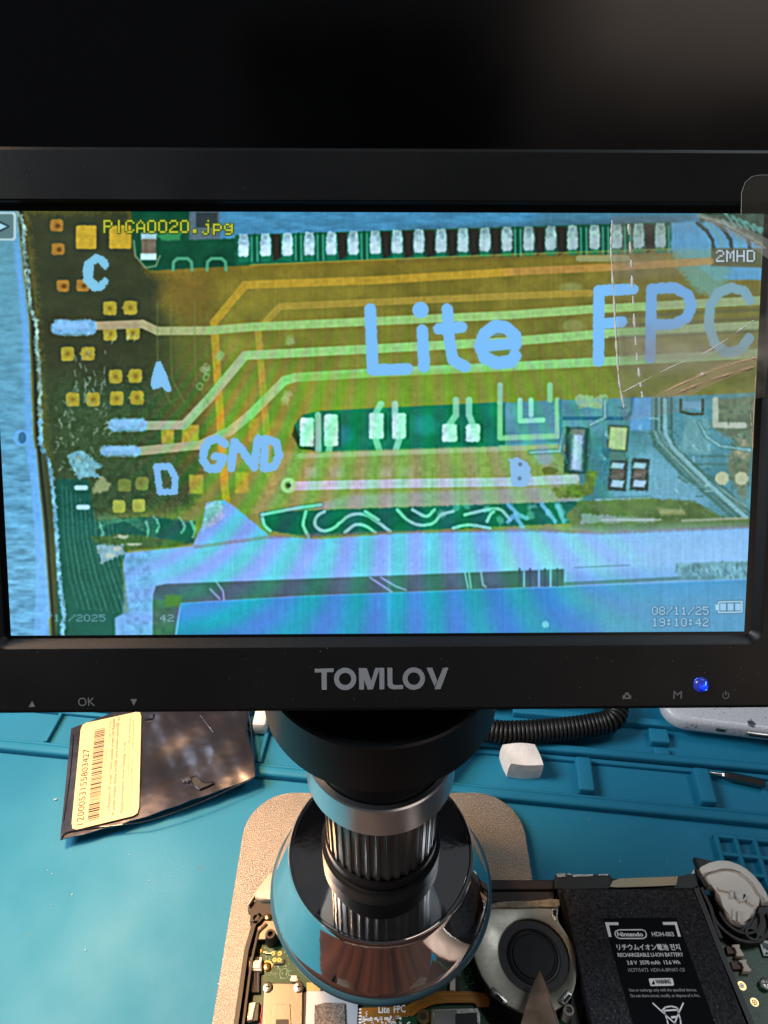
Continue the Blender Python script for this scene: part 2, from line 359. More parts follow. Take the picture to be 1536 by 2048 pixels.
    line([(1400, 432), (1450, 448), (1500, 475), (1540, 498)], 9, C(180, 190, 175), al=.5, soft=8, jit=2)
    poly(zc((1200, 285), (1500, 285), (1500, 400), (1200, 390)), C(96, 92, 58), al=.9, soft=4)
    line(zc((420, 345), (700, 345)), 13, C(150, 150, 100), al=.9, jit=1); 
    for x, y in ((370, 515), (385, 745), (1010, 880)): 
        dot(*zc((x, y))[0], 22, C(140, 142, 84), ry=9 if y < 600 else 13, al=.75, soft=6, jit=1)
    circle(*zc((383, 745))[0], 27, 3, C(130, 130, 80), al=.4)
    # tracks under the amber film
    G1 = C(184, 148, 46); G2 = C(176, 146, 60)
    line([(452, 1000), (438, 800), (428, 645), (490, 570), (760, 560), (1020, 544)], 16, G1, al=.85, nz=.12)
    line([(1015, 544), (1250, 533), (1420, 522)], 15, C(186, 138, 70), al=.75, nz=.1)
    line([(542, 980), (528, 800), (516, 660), (560, 613), (760, 604), (1020, 592), (1180, 586)], 14, G2, al=.7, nz=.12)
    poly([(425, 560), (560, 545), (1300, 520), (1300, 580), (1020, 584), (560, 606)], C(110, 92, 30), al=0.0)
    def grad(pts, wd, c0, c1, x0, x1, **k):
        n = 14
        P = []
        for a, b_ in zip(pts, pts[1:]):
            m_ = max(1, int(math.hypot(b_[0]-a[0], b_[1]-a[1])/60)); P += [(a[0]+(b_[0]-a[0])*i/m_, a[1]+(b_[1]-a[1])*i/m_) for i in range(m_)]
        P.append(pts[-1])
        for a, b_ in zip(P, P[1:]):
            t_ = min(1, max(0, ((a[0]+b_[0])/2-x0)/(x1-x0))); line([a, b_], wd, c0*(1-t_)+c1*t_, **k)
    grad([(185, 652), (285, 648), (315, 662), (420, 661), (500, 654), (760, 642), (1020, 630), (1190, 618), (1540, 600)], 17, C(168, 150, 116), C(150, 186, 112), 250, 520, nz=.08)
    grad([(290, 851), (368, 850), (420, 795), (490, 711), (760, 697), (1020, 683), (1200, 668), (1540, 650)], 18, C(158, 164, 142), C(146, 188, 116), 350, 600, nz=.08)
    grad([(280, 902), (400, 890), (460, 862), (500, 830), (568, 762), (590, 755), (760, 745), (1020, 733), (1190, 724), (1540, 706)], 18, C(160, 158, 128), C(140, 190, 120), 350, 600, nz=.08)
    for yo in (600, 650, 706): line([(1300, yo+12), (1420, yo+5), (1540, yo+1)], 16, C(150, 150, 122), al=.6, soft=3)
    for yo in (622, 664, 640): line([(1220, yo+12), (1540, yo-4)], 7, C(92, 92, 62), al=.6, soft=3, jit=1)
    for x, y in ((580, 682), (575, 790), (570, 800), (440, 712), (410, 740)): dot(x, y, 9, C(150, 180, 130), al=.6, soft=6, jit=4)
    for x, y in ((1303, 915), (1218, 985), (1218, 1048), (1180, 1100)): circle(*za((x, y))[0], 6, 3, C(150, 160, 120), al=.6, jit=1)
    for x in (930, 1010, 1150): line(za((x, 600), (x, 900), (x+8, 1060), (x+80, 1200)), 3, C(110, 120, 70), al=.4, jit=1)
    # lower edge of film, slots cut in it
    poly([(590, 745), (1010, 740), (1220, 735), (1240, 800), (1010, 806), (620, 824)], C(128, 146, 44), al=.4, soft=10)
    poly([(980, 806), (1536, 785), (1536, 1040), (1160, 1040), (1120, 900), (980, 900)], C(84, 138, 152), soft=4, jit=2, nz=.3, nn=N2)
    poly([(1100, 880), (1250, 860), (1260, 1000), (1110, 1010)], C(60, 118, 120), al=.7, soft=20, jit=8)
    poly([(1300, 900), (1420, 1000), (1400, 1040), (1180, 1040), (1240, 960)], C(118, 172, 200), al=.7, soft=22, jit=6)
    poly([(640, 822), (1010, 804), (1010, 896), (640, 906), (610, 895), (590, 872), (588, 850), (605, 830)], C(18, 104, 82), soft=3, nz=.4, nn=N2)
    poly([(590, 850), (600, 880), (630, 900), (600, 898), (584, 870)], C(20, 46, 34), soft=4, al=.9)
    dot(690, 870, 18, C(40, 120, 170), al=.4, soft=12); dot(850, 850, 22, C(40, 140, 160), al=.5, soft=14)
    for x0, y0, x1, y1 in ((600, 835, 628, 893), (648, 828, 676, 893), (738, 826, 767, 878), (784, 826, 812, 878), (884, 848, 914, 884), (932, 848, 960, 884)):
        poly(rrect(x0, y0, x1, y1, 5, 3), C(178, 212, 214), soft=3, jit=1.5, nz=.18)
        line([(x1+4, y0+2), (x1+4, y1)], 4, C(14, 70, 60), al=.6)
    for a in ([(752, 880), (760, 905)], [(798, 880), (790, 905)], [(752, 826), (762, 808)], [(790, 826), (790, 808)], [(912, 800), (912, 830), (898, 850)], [(938, 800), (938, 830), (946, 850)], [(636, 830), (637, 900)], [(660, 890), (657, 905)]):
        line(a, 13, C(150, 200, 190), al=.8, soft=3)
    # framed F mark
    for a in ([(1000, 806), (1000, 876), (1115, 872), (1115, 800)], [(1000, 806), (1000, 770)], [(1100, 800), (1100, 770)]): line(a, 11, C(138, 190, 160), al=.9, soft=3)
    for a in ([(1040, 800), (1040, 842), (1086, 840)], [(1062, 800), (1062, 830)]): line(a, 10, C(140, 205, 190), al=.95, soft=2.5)
    line([(1000, 893), (1120, 888)], 6, C(90, 160, 180)); line([(1120, 800), (1122, 890)], 5, C(60, 130, 150))
    for k in range(4): line(zc((420+k*14, 1230-k*5), (470+k*22, 1180+8*k), (520+12*k, 1225)), 6, C(150, 170, 120), al=.5, jit=2)
    line(zc((330, 1290), (560, 1290), (700, 1290), (735, 1250), (740, 1170)), 7, C(30, 90, 120), al=.8); line(zc((430, 1180), (520, 1200), (560, 1180)), 22, C(150, 185, 150), al=.7, jit=3)
    # band between the slots with the lilac track
    poly([(560, 905), (1150, 888), (1165, 1000), (540, 1022), (500, 1030)], C(142, 146, 88), al=.75, soft=5, jit=2, nz=.15)
    poly([(700, 990), (1160, 970), (1165, 1010), (600, 1020)], C(150, 160, 170), al=.6, soft=10)
    line([(600, 912), (1140, 893)], 10, C(160, 176, 140), al=.7, soft=4)
    grad([(585, 972), (800, 967), (1020, 964), (1150, 958)], 18, C(186, 180, 196), C(166, 186, 190), 600, 1000, nz=.08)
    circle(577, 971, 12, 7, C(170, 190, 150)); dot(577, 971, 5, C(66, 78, 50))
    for x in (610, 660, 757, 800): rect(x, 935, x+26, 955, C(178, 182, 170), al=.4, soft=10)
    poly([(530, 1024), (1180, 1002), (1190, 1044), (900, 1058), (620, 1074), (545, 1062), (525, 1045)], C(20, 96, 78), soft=3, jit=2, nz=.4, nn=N2)
    TL = C(126, 196, 186)
    for a in (((70, 560), (85, 620), (120, 655)), ((330, 540), (315, 620), (345, 690)), ((440, 540), (395, 570), (385, 620), (430, 655), (490, 640), (540, 600), (600, 560), (680, 560), (750, 600), (830, 660)),
              ((560, 665), (620, 620), (680, 625), (740, 665)), ((680, 540), (760, 590)), ((870, 530), (930, 590), (1000, 620), (1080, 610), (1130, 560), (1200, 540)), ((960, 530), (1040, 570), (1090, 530)), ((1200, 640), (1290, 620), (1420, 640)),
              ((1270, 560), (1400, 530), (1480, 530), (1536, 590)), ((1400, 600), (1420, 560), (1440, 540)), ((70, 560), (250, 525), (420, 500))):
        curve(ze(*a), 10, C(10, 66, 56), al=.6, soft=3); curve(ze(*a), 7.0, TL, al=.95, jit=.6, soft=2.5)
    for k in range(14): dot(880+rng.rand()*300, 1012+rng.rand()*34, 4+rng.rand()*5, C(120, 190, 190), al=.5, soft=5, jit=3)
    for a in (((0, 500), (60, 560), (110, 580)), ((200, 500), (250, 560), (280, 600)), ((290, 500), (330, 600)), ((0, 600), (40, 560), (90, 640))): line(zf(*a), 9, C(110, 180, 215), al=.8, jit=1.5, soft=3)
    # components at lower right
    def tilted(x0, y0, x1, y1, col, **k): (a, b_), (c, d) = zf((x0, y0), (x1, y1)); poly([(a+4, b_), (c+1, b_+2), (c-3, d), (a, d-2)], col, **k)
    tilted(330, 40, 475, 320, C(40, 66, 60), soft=4, jit=2); tilted(360, 55, 450, 300, C(150, 176, 196), soft=5, jit=1.5, nz=.25, nn=N2); tilted(370, 60, 440, 110, C(150, 150, 140), soft=5, al=.8)
    for x0 in (605, 735):
        tilted(x0-14, 225, x0+100, 420, C(52, 66, 62), soft=4, jit=2); tilted(x0, 250, x0+82, 290, C(150, 190, 205), soft=4); tilted(x0, 290, x0+82, 350, C(104, 92, 88), soft=3, nz=.4); tilted(x0, 352, x0+80, 400, C(160, 190, 215), soft=4, jit=1)
    tilted(590, 38, 705, 180, C(60, 80, 62), soft=3, grow=3); tilted(592, 40, 702, 178, C(166, 190, 136), soft=4, nz=.05)
    poly(zf((590, 190), (690, 190), (700, 240), (600, 240)), C(80, 120, 110), soft=4)
    poly(zf((460, 300), (530, 300), (500, 440), (400, 460), (300, 460), (250, 400), (450, 380)), C(96, 118, 48), soft=5, jit=3, nz=.35)
    poly(zf((520, 150), (600, 170), (600, 260), (545, 400), (520, 440), (560, 300)), C(60, 120, 140), soft=4, jit=4, nz=.4)
    dot(*zf((210, 210))[0], 20, C(130, 160, 170), al=.8, soft=8, jit=4); dot(*zf((250, 300))[0], 16, C(90, 100, 40), ry=8, al=.9, jit=2)
    DK = C(70, 108, 98)
    for k, off in enumerate((0, 34, 62, 92, 120)):
        line(zf((845+off, -130), (845+off, 60+off*.4), (870+off, 150+off*.1), (1040+off, 330-off*.1), (1110+off, 380-off*.2), (1380+off*.4, 620-off*.6)), 5.5 if k else 8, DK, al=.85, jit=1)
    for k in range(3): line(zf((865+k*31, -130), (866+k*31, 60), (900+k*31, 140), (1100+k*28, 340), (1400, 570-k*30)), 5, C(146, 176, 170), al=.5, jit=1)
    line(zf((1100, 262), (1300, 262), (1420, 330)), 4, DK, al=.7); line(zf((1140, 215), (1330, 212)), 4, DK, al=.7); line(zf((1010, 340), (1060, 370)), 4, DK, al=.8)
    poly(zf((1240, -130), (1480, -150), (1450, 160), (1400, 500), (1290, 300), (1330, 120), (1200, 40)), C(112, 112, 78), al=.75, soft=12, jit=5, nz=.3)
    line(zf((1225, -120), (1225, 30), (1395, 32)), 12, C(170, 180, 165), soft=2.5, jit=.8)
    for x, y in ((1265, 345), (1380, 345)): dot(*zf((x, y))[0], 13.5, C(176, 182, 150), jit=1.5, soft=3); 
    dot(*zf((1265, 345))[0], 15, C(80, 84, 64), al=.0); poly(zf((1360, 110), (1420, 100), (1410, 240), (1350, 220)), C(150, 150, 125), al=.7, soft=7, jit=4, nz=.4)
    poly(zc((1040, 1190), (1145, 1190), (1145, 1240), (1040, 1230)), C(110, 160, 190), soft=3); line(zc((1020, 1180), (1020, 1250), (1080, 1265), (1150, 1265), (1150, 1180)), 5, C(60, 70, 55))
    poly(zc((740, 1170), (850, 1165), (850, 1360), (720, 1360)), C(100, 160, 220), al=.8, soft=6)
    for x in (870, 905, 935, 965): line(zc((x, 1160), (x, 1360)), 4.5, C(70, 100, 100), al=.85)
    poly(zc((1060, 1290), (1180, 1290), (1200, 1500), (1000, 1500)), C(112, 160, 165), al=.7, soft=6, jit=3)
    # denser copper at the far right
    for a, w_1 in ((((1330, 800), (1331, 868), (1345, 895), (1425, 975), (1500, 1042)), 9), (((1398, 845), (1412, 872), (1440, 892), (1500, 900)), 5), (((1210, 800), (1210, 835), (1180, 850)), 5), (((1060, 905), (1120, 902), (1128, 860)), 6), (((1190, 1000), (1300, 996)), 5)):
        line(list(a), w_1+4, C(50, 88, 78), al=.6, soft=3, jit=1.4); line(list(a), w_1, C(150, 200, 218), al=.7, soft=3, jit=1.2)
    tilted(352, 50, 462, 310, C(44, 84, 80), soft=5, jit=3, al=.8); tilted(372, 70, 440, 300, C(150, 176, 206), soft=6, jit=2, nz=.3, nn=N2); tilted(385, 90, 412, 290, C(190, 214, 235), soft=7, al=.7); tilted(366, 52, 450, 90, C(112, 122, 112), soft=6, jit=2)
    line(zf((330, 60), (320, 180), (345, 250)), 5, C(60, 120, 110), al=.7, jit=2, soft=3); line(zf((480, 60), (485, 160), (465, 300)), 5, C(46, 92, 90), al=.7, jit=2, soft=3)
    for k in range(26):
        x = 1190+rng.rand()*300; y = 805+rng.rand()*190; a_ = rng.choice([0, .78, 1.57]); L_ = 5+rng.rand()*12
        line([(x, y), (x+L_*math.cos(a_), y+L_*math.sin(a_))], 2.5+rng.rand()*2, C(52, 92, 84) if k % 2 else C(160, 204, 214), al=.5, soft=2.5, jit=1)
    # bottom: pale steel can with slit and blue label
    poly(zf((420, 480), (850, 462), (1100, 480), (1260, 570), (1430, 580), (1430, 650), (900, 650), (520, 660), (380, 640), (340, 560)), C(88, 112, 62), soft=6, jit=3, nz=.4, nn=N2)
    poly(zf((440, 550), (520, 560), (860, 580), (860, 600), (500, 610), (430, 610)), C(140, 165, 170), al=.75, soft=5, jit=4); poly(zf((880, 520), (1040, 530), (1050, 560), (900, 560)), C(160, 160, 110), al=.7, soft=6, jit=2)
    line(zf((1030, 595), (1400, 580)), 5, C(150, 160, 140), al=.8, jit=1); line(zf((560, 590), (900, 590)), 4, C(180, 190, 190), al=.7, jit=1.5)
    can = [(251, 1106), (385, 1092), (405, 1050), (412, 1005), (450, 1000), (490, 1030), (540, 1072), (640, 1078), (800, 1066), (1010, 1060), (1060, 1058), (1140, 1066), (1220, 1064), (1580, 1050), (1580, 1300), (230, 1300), (230, 1236), (258, 1222), (246, 1130)]
    poly(can, C(112, 166, 226), soft=4, jit=1.5, nz=.10, nn=N2)
    poly([(1000, 1062), (1580, 1050), (1580, 1135), (1000, 1146)], C(138, 184, 228), al=.6, soft=25)
    poly([(251, 1106), (300, 1100), (306, 1300), (240, 1300)], C(100, 150, 210), al=.5, soft=6, jit=3, nz=.5)
    line([(390, 1094), (540, 1074), (800, 1064), (1060, 1060), (1200, 1066), (1500, 1054)], 6, C(120, 110, 110), al=.6, soft=5, jit=2)
    poly([(405, 1060), (412, 1005), (440, 1000), (450, 1030), (430, 1050)], C(140, 170, 200), soft=5, jit=5, nz=.3)
    poly([(312, 1172), (330, 1168), (600, 1158), (1020, 1142), (1130, 1138), (1130, 1172), (1020, 1176), (600, 1192), (360, 1206), (345, 1300), (306, 1300), (306, 1190)], C(62, 92, 104), soft=2.5, nz=.25, nn=N2)
    poly([(306, 1200), (350, 1200), (345, 1300), (306, 1300)], C(60, 100, 84), soft=4, nz=.2); poly([(330, 1190), (365, 1190), (360, 1212), (330, 1214)], C(80, 120, 50), al=.8, soft=5, jit=2)
    for k in range(8): 
        x = 1034+k*13+rng.rand()*5; line([(x, 1138), (x, 1172)], 4, C(110, 176, 220) if k % 2 else C(44, 76, 96), al=.9)
    line([(1130, 1168), (1350, 1157), (1490, 1153), (1580, 1150)], 7, C(64, 112, 118), al=.9, jit=.6); line([(1150, 1135), (1260, 1130)], 2.5, C(80, 130, 150), al=.8)
    poly([(1350, 1127), (1580, 1118), (1580, 1156), (1360, 1160)], C(88, 140, 150), al=.8, soft=4, jit=3, nz=.5)
    for k in range(26): x = 1350+rng.rand()*150; y = 1128+rng.rand()*24; line([(x, y), (x+8-rng.rand()*10, y+8)], 4, C(60, 100, 105) if k % 2 else C(140, 190, 205), al=.6, jit=2)
    for a in ([(430, 1160), (446, 1182), (448, 1200)], [(740, 1155), (755, 1165), (784, 1184)], [(762, 1155), (790, 1172), (812, 1180)], [(420, 1178), (440, 1198)]): line(a, 3.5, C(140, 160, 220), al=.8)
    for a in ([(938, 1145), (942, 1176)], [(930, 1145), (936, 1176)], [(962, 1144), (966, 1170), (972, 1174)]): line(a, 3.5, C(130, 180, 210), al=.8)
    poly([(362, 1207), (600, 1193), (1020, 1177), (1130, 1174), (1580, 1156), (1580, 1300), (350, 1300)], C(48, 134, 194), soft=3, nz=.22, nn=N3)
    poly([(1150, 1174), (1580, 1156), (1580, 1300), (1150, 1300)], C(84, 142, 180), al=.75, soft=80)
    poly([(500, 1225), (1200, 1215), (1200, 1300), (500, 1300)], C(60, 120, 190), al=.55, soft=24)
    dot(1091, 1249, 7, C(120, 180, 230), al=.8)
    # residue, solder
    SO = C(120, 172, 216)
    for (x0, x1, y, r) in ((118, 178, 655, 16), (228, 282, 850, 13), (210, 270, 902, 11)):
        line([(x0, y), (x1, y)], r*2, SO, jit=3, soft=4, nz=.25); line([(x0+3, y-3), (x1-5, y-4)], r*.8, C(140, 190, 245), al=.8, soft=5, jit=2)
        line([(x0+10, y+r-2), (x1-5, y+r-3)], 4, C(90, 130, 130), al=.6, jit=2)
    poly(zd((400, 210), (480, 170), (520, 200), (600, 270), (560, 300), (600, 340), (540, 340), (470, 350), (420, 290)), C(116, 172, 190), jit=5, soft=4, nz=.4)
    poly(zd((560, 380), (600, 330), (660, 380), (640, 420), (540, 440)), C(160, 168, 120), al=.8, jit=4, soft=5)
    for x0, y0 in ((443, 400), (455, 515)): line(zd((x0+10, y0), (x0+62, y0)), 10, C(170, 215, 250), soft=2.5)
    for k in range(70):
        x, y = zd((320+rng.rand()*330, -120+rng.rand()*420))[0]; a = rng.rand()*6.28; L = 2+rng.rand()*7
        line([(x, y), (x+L*math.cos(a), y+L*math.sin(a))], 1.6+rng.rand()*3, C(160, 185, 160)*(.6+.4*rng.rand()), al=.6, jit=1.5)
    for k in range(30):
        x, y = za((430+rng.rand()*200, 880+rng.rand()*260))[0]; line([(x, y), (x+rng.rand()*6-2, y+4+rng.rand()*9)], 1.5+rng.rand()*1.5, C(150, 180, 170), al=.55, jit=1)
    for k in range(8): x, y = za((610+rng.rand()*200, 770+rng.rand()*80))[0]; line([(x, y), (x-4, y+8)], 2.5, C(170, 190, 140), al=.6)
    # interference stripes of the panel
    f = (YY-150); q = (XX-835)/f; ph = 2*np.pi*((XX-832)/(.063*(YY-50))-np.sign(XX-832)*1.5*((XX-832)/400)**2*(YY-1000)/200)
    amp = np.clip((YY-560)/260, 0, 1)*np.clip((XX-230)/200, 0, 1)*np.clip((1330-XX)/260, 0, 1)
    lum = IMG.mean(-1); A = amp*(.015+.06*lum)*(1+.45*np.clip((YY-980)/120, 0, 1))
    w_ = np.clip((YY-640)/120, 0, 1)*np.clip((1060-XX)/200, .15, 1)
    cph = np.cos(ph); IMG[..., 0] += A*(cph*1.0*w_+.3*cph*(1-w_)-.2); IMG[..., 1] += A*(.45-.85*np.cos(ph+.25)); IMG[..., 2] += A*(np.cos(ph-.4)*.85)
    reg = np.exp(-((XX-500)/170)**2-((YY-880)/120)**2)[..., None]*.55
    cs = np.clip(np.cos(ph*1.0+.6), -1, 1)[..., None]
    IMG += reg*(.5+.5*cs)*np.array([.20, .01, -.10], np.float32)-reg*(.5-.5*cs)*np.array([.06, -.05, .05], np.float32)
    warm = np.exp(-((XX-760)/330)**2-((YY-820)/140)**2)[..., None]; IMG += warm*np.array([.01, .045, .0], np.float32)
    # cells of the panel: fine columns and grain
    IMG *= (1+.03*NV[..., None]*2*np.clip((XX-300)/200, 0, 1)[..., None]+.025*NF[..., None]*2)
    IMG *= (1+.035*N1[..., None]*2)
    hat = np.sin((XX*.55+YY*1.25))*np.sin((XX*1.3-YY*.5))*np.clip(N3*5+.35, 0, 1)*np.clip((YY-600)/150, 0, 1); IMG *= (1+.07*hat[..., None])
    # fine relief at the right and over the boards
    rel = np.exp(-((N2-.02)/.011)**2)*.55+np.exp(-((N1+.02)/.02)**2)*.25
    mreg = np.clip((XX-1080)/60, 0, 1)*np.clip((YY-800)/20, 0, 1)*np.clip((1050-YY)/20, 0, 1)
    IMG += (mreg*rel)[..., None]*(C(52, 100, 92)-IMG)*.35
    rel2 = np.exp(-((N2+.06)/.010)**2)*mreg; IMG += rel2[..., None]*(C(168, 205, 210)-IMG)*.25
    mreg = np.clip((XX-110)/20, 0, 1)*np.clip((420-XX)/40, 0, 1)*np.clip((YY-700)/60, 0, 1)*np.clip((1100-YY)/60, 0, 1)
    IMG += (mreg*np.exp(-((N1-.05)/.018)**2))[..., None]*(C(130, 165, 130)-IMG)*.28
    # the camera of the microscope sharpens hard
    def blur(a, k):
        c = np.cumsum(np.pad(a, ((k+1, k), (0, 0), (0, 0)), 'edge'), 0); a = (c[2*k+1:]-c[:-2*k-1])/(2*k+1)
        c = np.cumsum(np.pad(a, ((0, 0), (k+1, k), (0, 0)), 'edge'), 1); return (c[:, 2*k+1:]-c[:, :-2*k-1])/(2*k+1)
    IMG = blur(blur(IMG, 1), 1); IMG = IMG+.6*(IMG-blur(IMG, 7))
    g_ = IMG.mean(-1, keepdims=True); IMG = (g_+(IMG-g_)*1.0)*.95+np.array([.012, .035, .040], np.float32); IMG = IMG*1.09-.03
    hz = np.clip((YY-1040)/60, 0, 1)[..., None]; IMG = IMG+hz*np.array([.045, .035, .02], np.float32)
    # vertical purple seam
    IMG += (np.exp(-((XX-778)/3)**2)*np.clip((YY-950)/200, 0, 1)*.05)[..., None]
    # annotation letters
    BL = C(124, 192, 252)
    def letters(strokes, wd, col=BL, jit=1.4):
        for st in strokes: line(st, wd, col, jit=jit, soft=2.2)
    letters([zb((710, 645), (725, 1005), (930, 998)), zb((1008, 640), (1008, 660)), zb((1018, 770), (1028, 985)), zb((1165, 645), (1180, 850), (1200, 945), (1270, 985)), zb((1115, 762), (1250, 750))], 23.5)
    dot(841, 620, 16.5, BL); 
    letters([[(965, 693), (1030, 690), (1030, 672), (1012, 655), (990, 652), (969, 668), (961, 692), (970, 716), (995, 726), (1022, 723), (1030, 712)]], 26); poly([(978, 703), (1022, 699), (1012, 710), (992, 711)], C(110, 130, 50), soft=3)
    poly([(984, 671), (996, 668), (1008, 671)], C(110, 160, 180), soft=3)
    letters([[(1198, 582), (1197, 722)], [(1198, 581), (1266, 578)], [(1198, 648), (1243, 644)]], 23)
    letters([[(1303, 585), (1300, 716)], [(1303, 578), (1348, 575), (1376, 590), (1383, 612), (1373, 636), (1348, 648), (1305, 650)]], 22, C(118, 176, 232))
    letters([[(1500, 600), (1488, 582), (1462, 575), (1436, 586), (1421, 610), (1417, 650), (1430, 688), (1455, 706), (1483, 698), (1498, 676)]], 20, C(126, 172, 190))
    letters([za((622, 385), (600, 350), (565, 345), (525, 375), (508, 420), (525, 468), (555, 505), (590, 515), (622, 480))], 15.5, C(128, 200, 234), 2.5)
    line(za((525, 390), (520, 470), (560, 510)), 20, C(128, 200, 234), jit=2)
    poly(za((925, 955), (950, 955), (985, 1030), (1015, 1125), (990, 1138), (955, 1105), (900, 1122), (888, 1090), (905, 1010)), C(130, 196, 244), jit=1.5)
    letters([zd((1330, 140), (1290, 112), (1235, 125), (1205, 170), (1200, 240), (1235, 290), (1290, 285), (1320, 225), (1270, 215)), zd((1365, 285), (1385, 130), (1440, 190), (1500, 280), (1525, 110)), zd((1565, 110), (1560, 285), (1620, 275), (1650, 210), (1630, 130), (1565, 110))], 17, C(128, 190, 245), 2)
    letters([zd((925, 275), (945, 425), (1030, 425), (1035, 340), (1000, 275), (925, 275))], 14, C(130, 190, 246), 2)
    poly(zf((5, 230), (60, 222), (100, 240), (135, 280), (130, 370), (90, 400), (20, 390)), C(140, 190, 238), jit=2.5); dot(*zf((72, 262))[0], 4, C(90, 120, 140), soft=3); dot(*zf((68, 345))[0], 4, C(90, 120, 140), soft=3)
    # on-screen display
    F5 = {'P': '1111010001100011111010000100001000', 'I': '01110001000010000100001000010001110'}
    G = {'P': ["11110", "10001", "10001", "11110", "10000", "10000", "10000"], 'I': ["00100", "00100", "00100", "00100", "00100", "00100", "00100"],
         'C': ["01110", "10001", "10000", "10000", "10000", "10001", "01110"], 'A': ["00100", "01010", "10001", "10001", "11111", "10001", "10001"],
         '0': ["01110", "10001", "10001", "10001", "10001", "10001", "01110"], '2': ["01110", "10001", "00001", "00110", "01000", "10000", "11111"],
         '.': ["00000", "00000", "00000", "00000", "00000", "01100", "01100"], 'j': ["00010", "00000", "00110", "00010", "00010", "00010", "10010", "01100"],
         'p': ["00000", "00000", "11110", "10001", "10001", "11110", "10000", "10000"], 'g': ["00000", "00000", "01101", "10011", "10001", "01111", "00001", "01110"],
         'M': ["10001", "11011", "10101", "10101", "10101", "10001", "10001"], 'H': ["10001", "10001", "10001", "11111", "10001", "10001", "10001"],
         'D': ["11110", "10001", "10001", "10001", "10001", "10001", "11110"], '8': ["01110", "10001", "10001", "01110", "10001", "10001", "01110"],
         '/': ["00001", "00001", "00010", "00100", "01000", "10000", "10000"], '1': ["00100", "01100", "00100", "00100", "00100", "00100", "01110"],
         '5': ["11111", "10000", "11110", "00001", "00001", "10001", "01110"], '9': ["01110", "10001", "10001", "01111", "00001", "00001", "01110"],
         ':': ["00000", "01100", "01100", "00000", "01100", "01100", "00000"], '4': ["00010", "00110", "01010", "10010", "11111", "00010", "00010"], ' ': []}
    def osd(body, x, y, pitch, h, col, sh, al=1.0, th=1.0, slope=0.0):
        cw = pitch/6.1; chh = h/7.
        for off, c_, gr in ((0, sh, 2.2), (1, col, 0.0)):
            if c_ is None: continue
            for k, chx in enumerate(body):
                for r_, row in enumerate(G[chx]):
                    for q_, bit in enumerate(row):
                        if bit == '1':
                            xx = x+k*pitch+q_*cw; yy = y+r_*chh+slope*k
                            rect(xx-.3*th-gr*.6, yy-.2*th-gr*.6, xx+cw*.98+gr, yy+chh*1.0+gr, c_, soft=1.2, al=al if off else al*.75)
    osd('PICA0020.jpg', 207, 440, 21.9, 26, C(200, 205, 60), C(40, 60, 10), slope=.0)
    osd('2MHD', 1432, 500, 20.5, 24, C(200, 225, 245), C(60, 62, 50))
    osd('08/11/25', 1304, 1213, 14.5, 17, C(150, 205, 235), C(70, 110, 140)); osd('19:10:42', 1304, 1236, 14.5, 17, C(150, 205, 235), C(70, 110, 140))
    osd('/11/2025', 92, 1229, 15.2, 14, C(135, 185, 215), None, al=.65); osd('42', 320, 1229, 15.2, 14, C(140, 190, 210), None, al=.75); osd('7', 66, 1230, 15, 14, C(150, 190, 220), None, al=0) if False else None
    for a in ([(1437, 1204), (1484, 1203), (1484, 1224), (1437, 1225), (1437, 1204)],): line(a, 6.5, C(60, 90, 110), al=.7, soft=2); line(a, 3, C(170, 215, 240), soft=1.5)
    rect(1431, 1209, 1437, 1220, C(170, 215, 240))
    for k in range(3): rect(1440+k*15, 1207, 1452+k*15, 1221, C(150, 200, 235), soft=1.5); line([(1454+k*15, 1206), (1454+k*15, 1222)], 1.5, C(50, 80, 100)) if k < 2 else None
    poly([(-40, 424), (28, 424), (32, 428), (32, 476), (28, 481), (-40, 481)], C(190, 215, 225), soft=1.5); poly([(-40, 428), (24, 428), (27, 432), (27, 474), (24, 477), (-40, 477)], C(90, 125, 130), soft=1.5)
    poly([(-10, 440), (16, 453), (-10, 466)], C(40, 60, 70), soft=2, grow=3); poly([(-10, 442), (14, 453), (-10, 464)], C(175, 225, 245), soft=1.5)
    IMG = np.clip(IMG, 0, 1)
paint()
SW, SH = 154.2, 86.0
TW, TH = 1540, 860
def screen_image():
    u, v = np.meshgrid((np.arange(TW)+.5)/TW, (np.arange(TH)+.5)/TH)
    lx = (u-.5)*SW; ly = (v-.5)*SH; M = np.array(CAMW.inverted() @ DISP)
    P = np.stack([lx, ly, 0*lx, 0*lx+1], -1) @ M.T
    px = 768+FPX*P[..., 0]/-P[..., 2]; py = 1024-FPX*P[..., 1]/-P[..., 2]
    x = np.clip(px-X0, 0, CW-1.01); y = np.clip(py-Y0, 0, CH-1.01); xi = x.astype(int); yi = y.astype(int); fx = (x-xi)[..., None]; fy = (y-yi)[..., None]
    a = IMG[yi, xi]*(1-fx)+IMG[yi, xi+1]*fx; b_ = IMG[yi+1, xi]*(1-fx)+IMG[yi+1, xi+1]*fx
    out = np.ones((TH, TW, 4), np.float32); out[..., :3] = a*(1-fy)+b_*fy
    im = bpy.data.images.new('display_picture', TW, TH); im.pixels.foreach_set(out.ravel()); im.update(); im.pack(); return im
def screen_material():
    m = bpy.data.materials.new('lit_display'); m.use_nodes = True; nt = m.node_tree; p = nt.nodes['Principled BSDF']
    t = nt.nodes.new('ShaderNodeTexImage'); t.image = screen_image(); t.extension = 'EXTEND'
    nt.links.new(t.outputs[0], p.inputs['Emission Color']); p.inputs['Emission Strength'].default_value = 1.0
    p.inputs['Base Color'].default_value = (.004, .004, .004, 1); p.inputs['Roughness'].default_value = .3; p.inputs['Specular IOR Level'].default_value = .3
    return m
